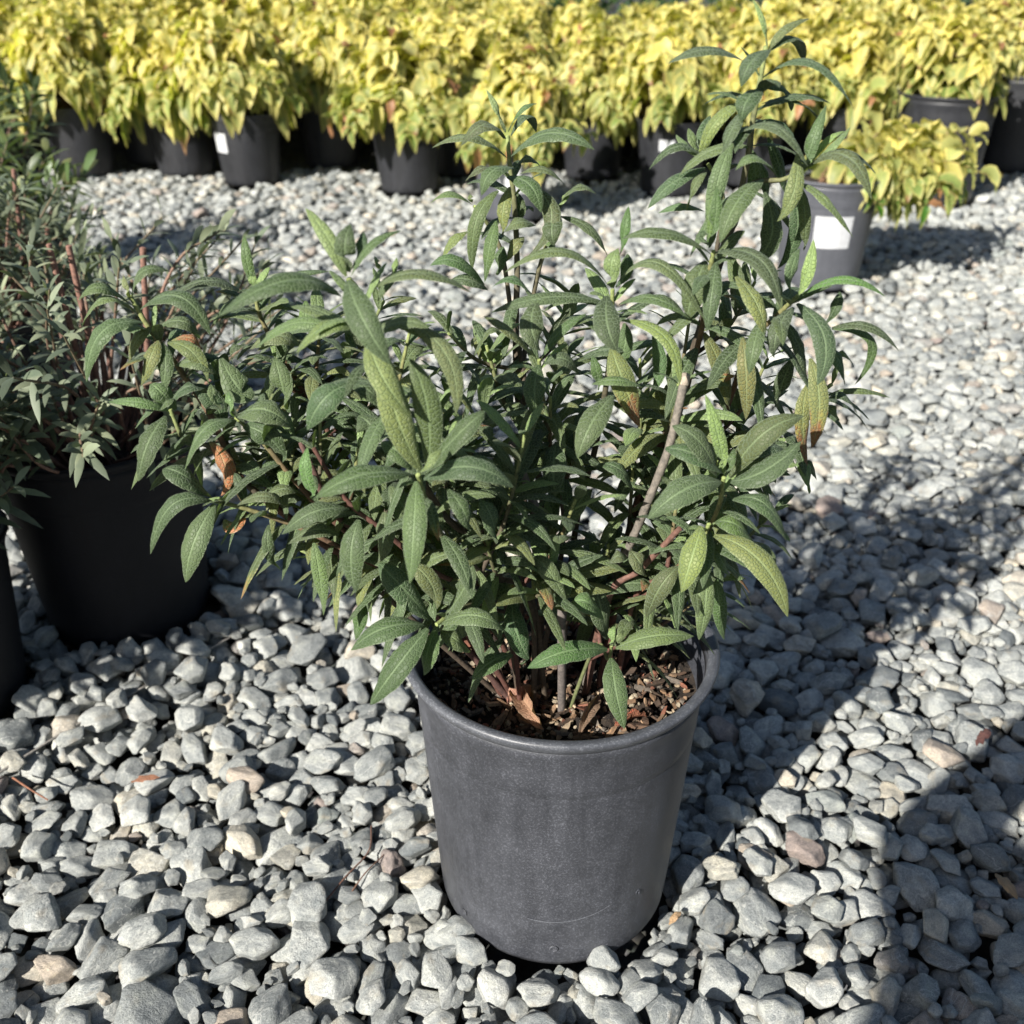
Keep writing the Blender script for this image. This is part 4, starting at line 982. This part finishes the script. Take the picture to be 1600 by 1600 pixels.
# ================================================================== the person who takes the picture (casts the shadow at the lower right)
def person():
    J={'pelvis':(-.50,-.86,.40),'belly':(-.47,-.76,.58),'chest':(-.43,-.66,.79),'neck':(-.34,-.50,.97),'jaw':(-.30,-.44,1.02),'head':(-.27,-.40,1.10),'crown':(-.28,-.42,1.18),
       'shl':(-.50,-.55,.88),'ell':(-.40,-.325,.77),'wrl':(-.16,-.10,.74),'hl':(-.08,-.06,.75),
       'shr':(-.20,-.62,.92),'elr':(.04,-.36,.76),'wrr':(.08,-.13,.74),'hr':(.06,-.07,.75),
       'hipl':(-.60,-.82,.38),'knl':(-.66,-.44,.48),'anl':(-.62,-.72,.10),'tol':(-.60,-.55,.04),
       'hipr':(-.38,-.84,.38),'knr':(-.20,-.46,.50),'anr':(-.22,-.74,.10),'tor':(-.20,-.57,.04)}
    rad={'pelvis':.15,'belly':.14,'chest':.15,'neck':.055,'jaw':.07,'head':.095,'crown':.07,'shl':.07,'ell':.048,'wrl':.03,'hl':.04,'shr':.07,'elr':.048,'wrr':.03,'hr':.04,
         'hipl':.10,'knl':.07,'anl':.045,'tol':.04,'hipr':.10,'knr':.07,'anr':.045,'tor':.04}
    E=[('pelvis','belly'),('belly','chest'),('chest','neck'),('neck','jaw'),('jaw','head'),('head','crown'),('chest','shl'),('shl','ell'),('ell','wrl'),('wrl','hl'),('chest','shr'),('shr','elr'),('elr','wrr'),('wrr','hr'),
       ('pelvis','hipl'),('hipl','knl'),('knl','anl'),('anl','tol'),('pelvis','hipr'),('hipr','knr'),('knr','anr'),('anr','tor')]
    ks=list(J); V=[np.array(J[k])-np.array((-.5,-.86,0)) for k in ks]
    me=bpy.data.meshes.new('person'); me.from_pydata([tuple(v) for v in V],[(ks.index(a),ks.index(b)) for a,b in E],[])
    o=link('person',me,None,simple('dark_clothes',(.06,.07,.10),.8)); o.location=(-.5,-.86,0)
    tag(o,'person crouching behind the camera in dark clothes, holding a phone out over the plant','person')
    sk=o.modifiers.new('skin','SKIN'); sk.use_smooth_shade=True
    for i,k in enumerate(ks):
        sv=me.skin_vertices[0].data[i]; sv.radius=(rad[k],rad[k]); sv.use_root=(k=='pelvis')
    ss=o.modifiers.new('sub','SUBSURF'); ss.levels=2; ss.render_levels=2
    # phone
    mb=MB(); w,h,d=.148,.072,.008; V=[];n=24
    prof=[]
    for i in range(n):
        a=2*math.pi*i/n; cx=(w/2-.011)*(1 if math.cos(a)>=0 else -1); cy=(h/2-.011)*(1 if math.sin(a)>=0 else -1); prof.append((cx+.011*math.cos(a),cy+.011*math.sin(a)))
    for z in (-d/2,d/2): V+= [(x,y,z) for x,y in prof]
    Fq=[(i,(i+1)%n,n+(i+1)%n,n+i) for i in range(n)]
    mb.add(V,Fq); Vt=[(x,y,-d/2) for x,y in prof]+[(0,0,-d/2)]; mb.add(Vt,[((i+1)%n,i,n) for i in range(n)]); Vt=[(x,y,d/2) for x,y in prof]+[(0,0,d/2)]; mb.add(Vt,[(i,(i+1)%n,n) for i in range(n)])
    ph=mb.build('phone',simple('phone_case',(.05,.05,.055),.4),None,smooth=False); ph.rotation_euler=(math.pi/2-PITCH,0,0); ph.location=(0,-.012,CH+.007)
    tag(ph,'dark phone held level in both hands by the crouching person','phone')
person()
print('stones',len(idx),'yellow',cnt, 'level',LEVEL,'z',np.percentile(S_pos[:,2]+LEVEL,[50,90,99]))
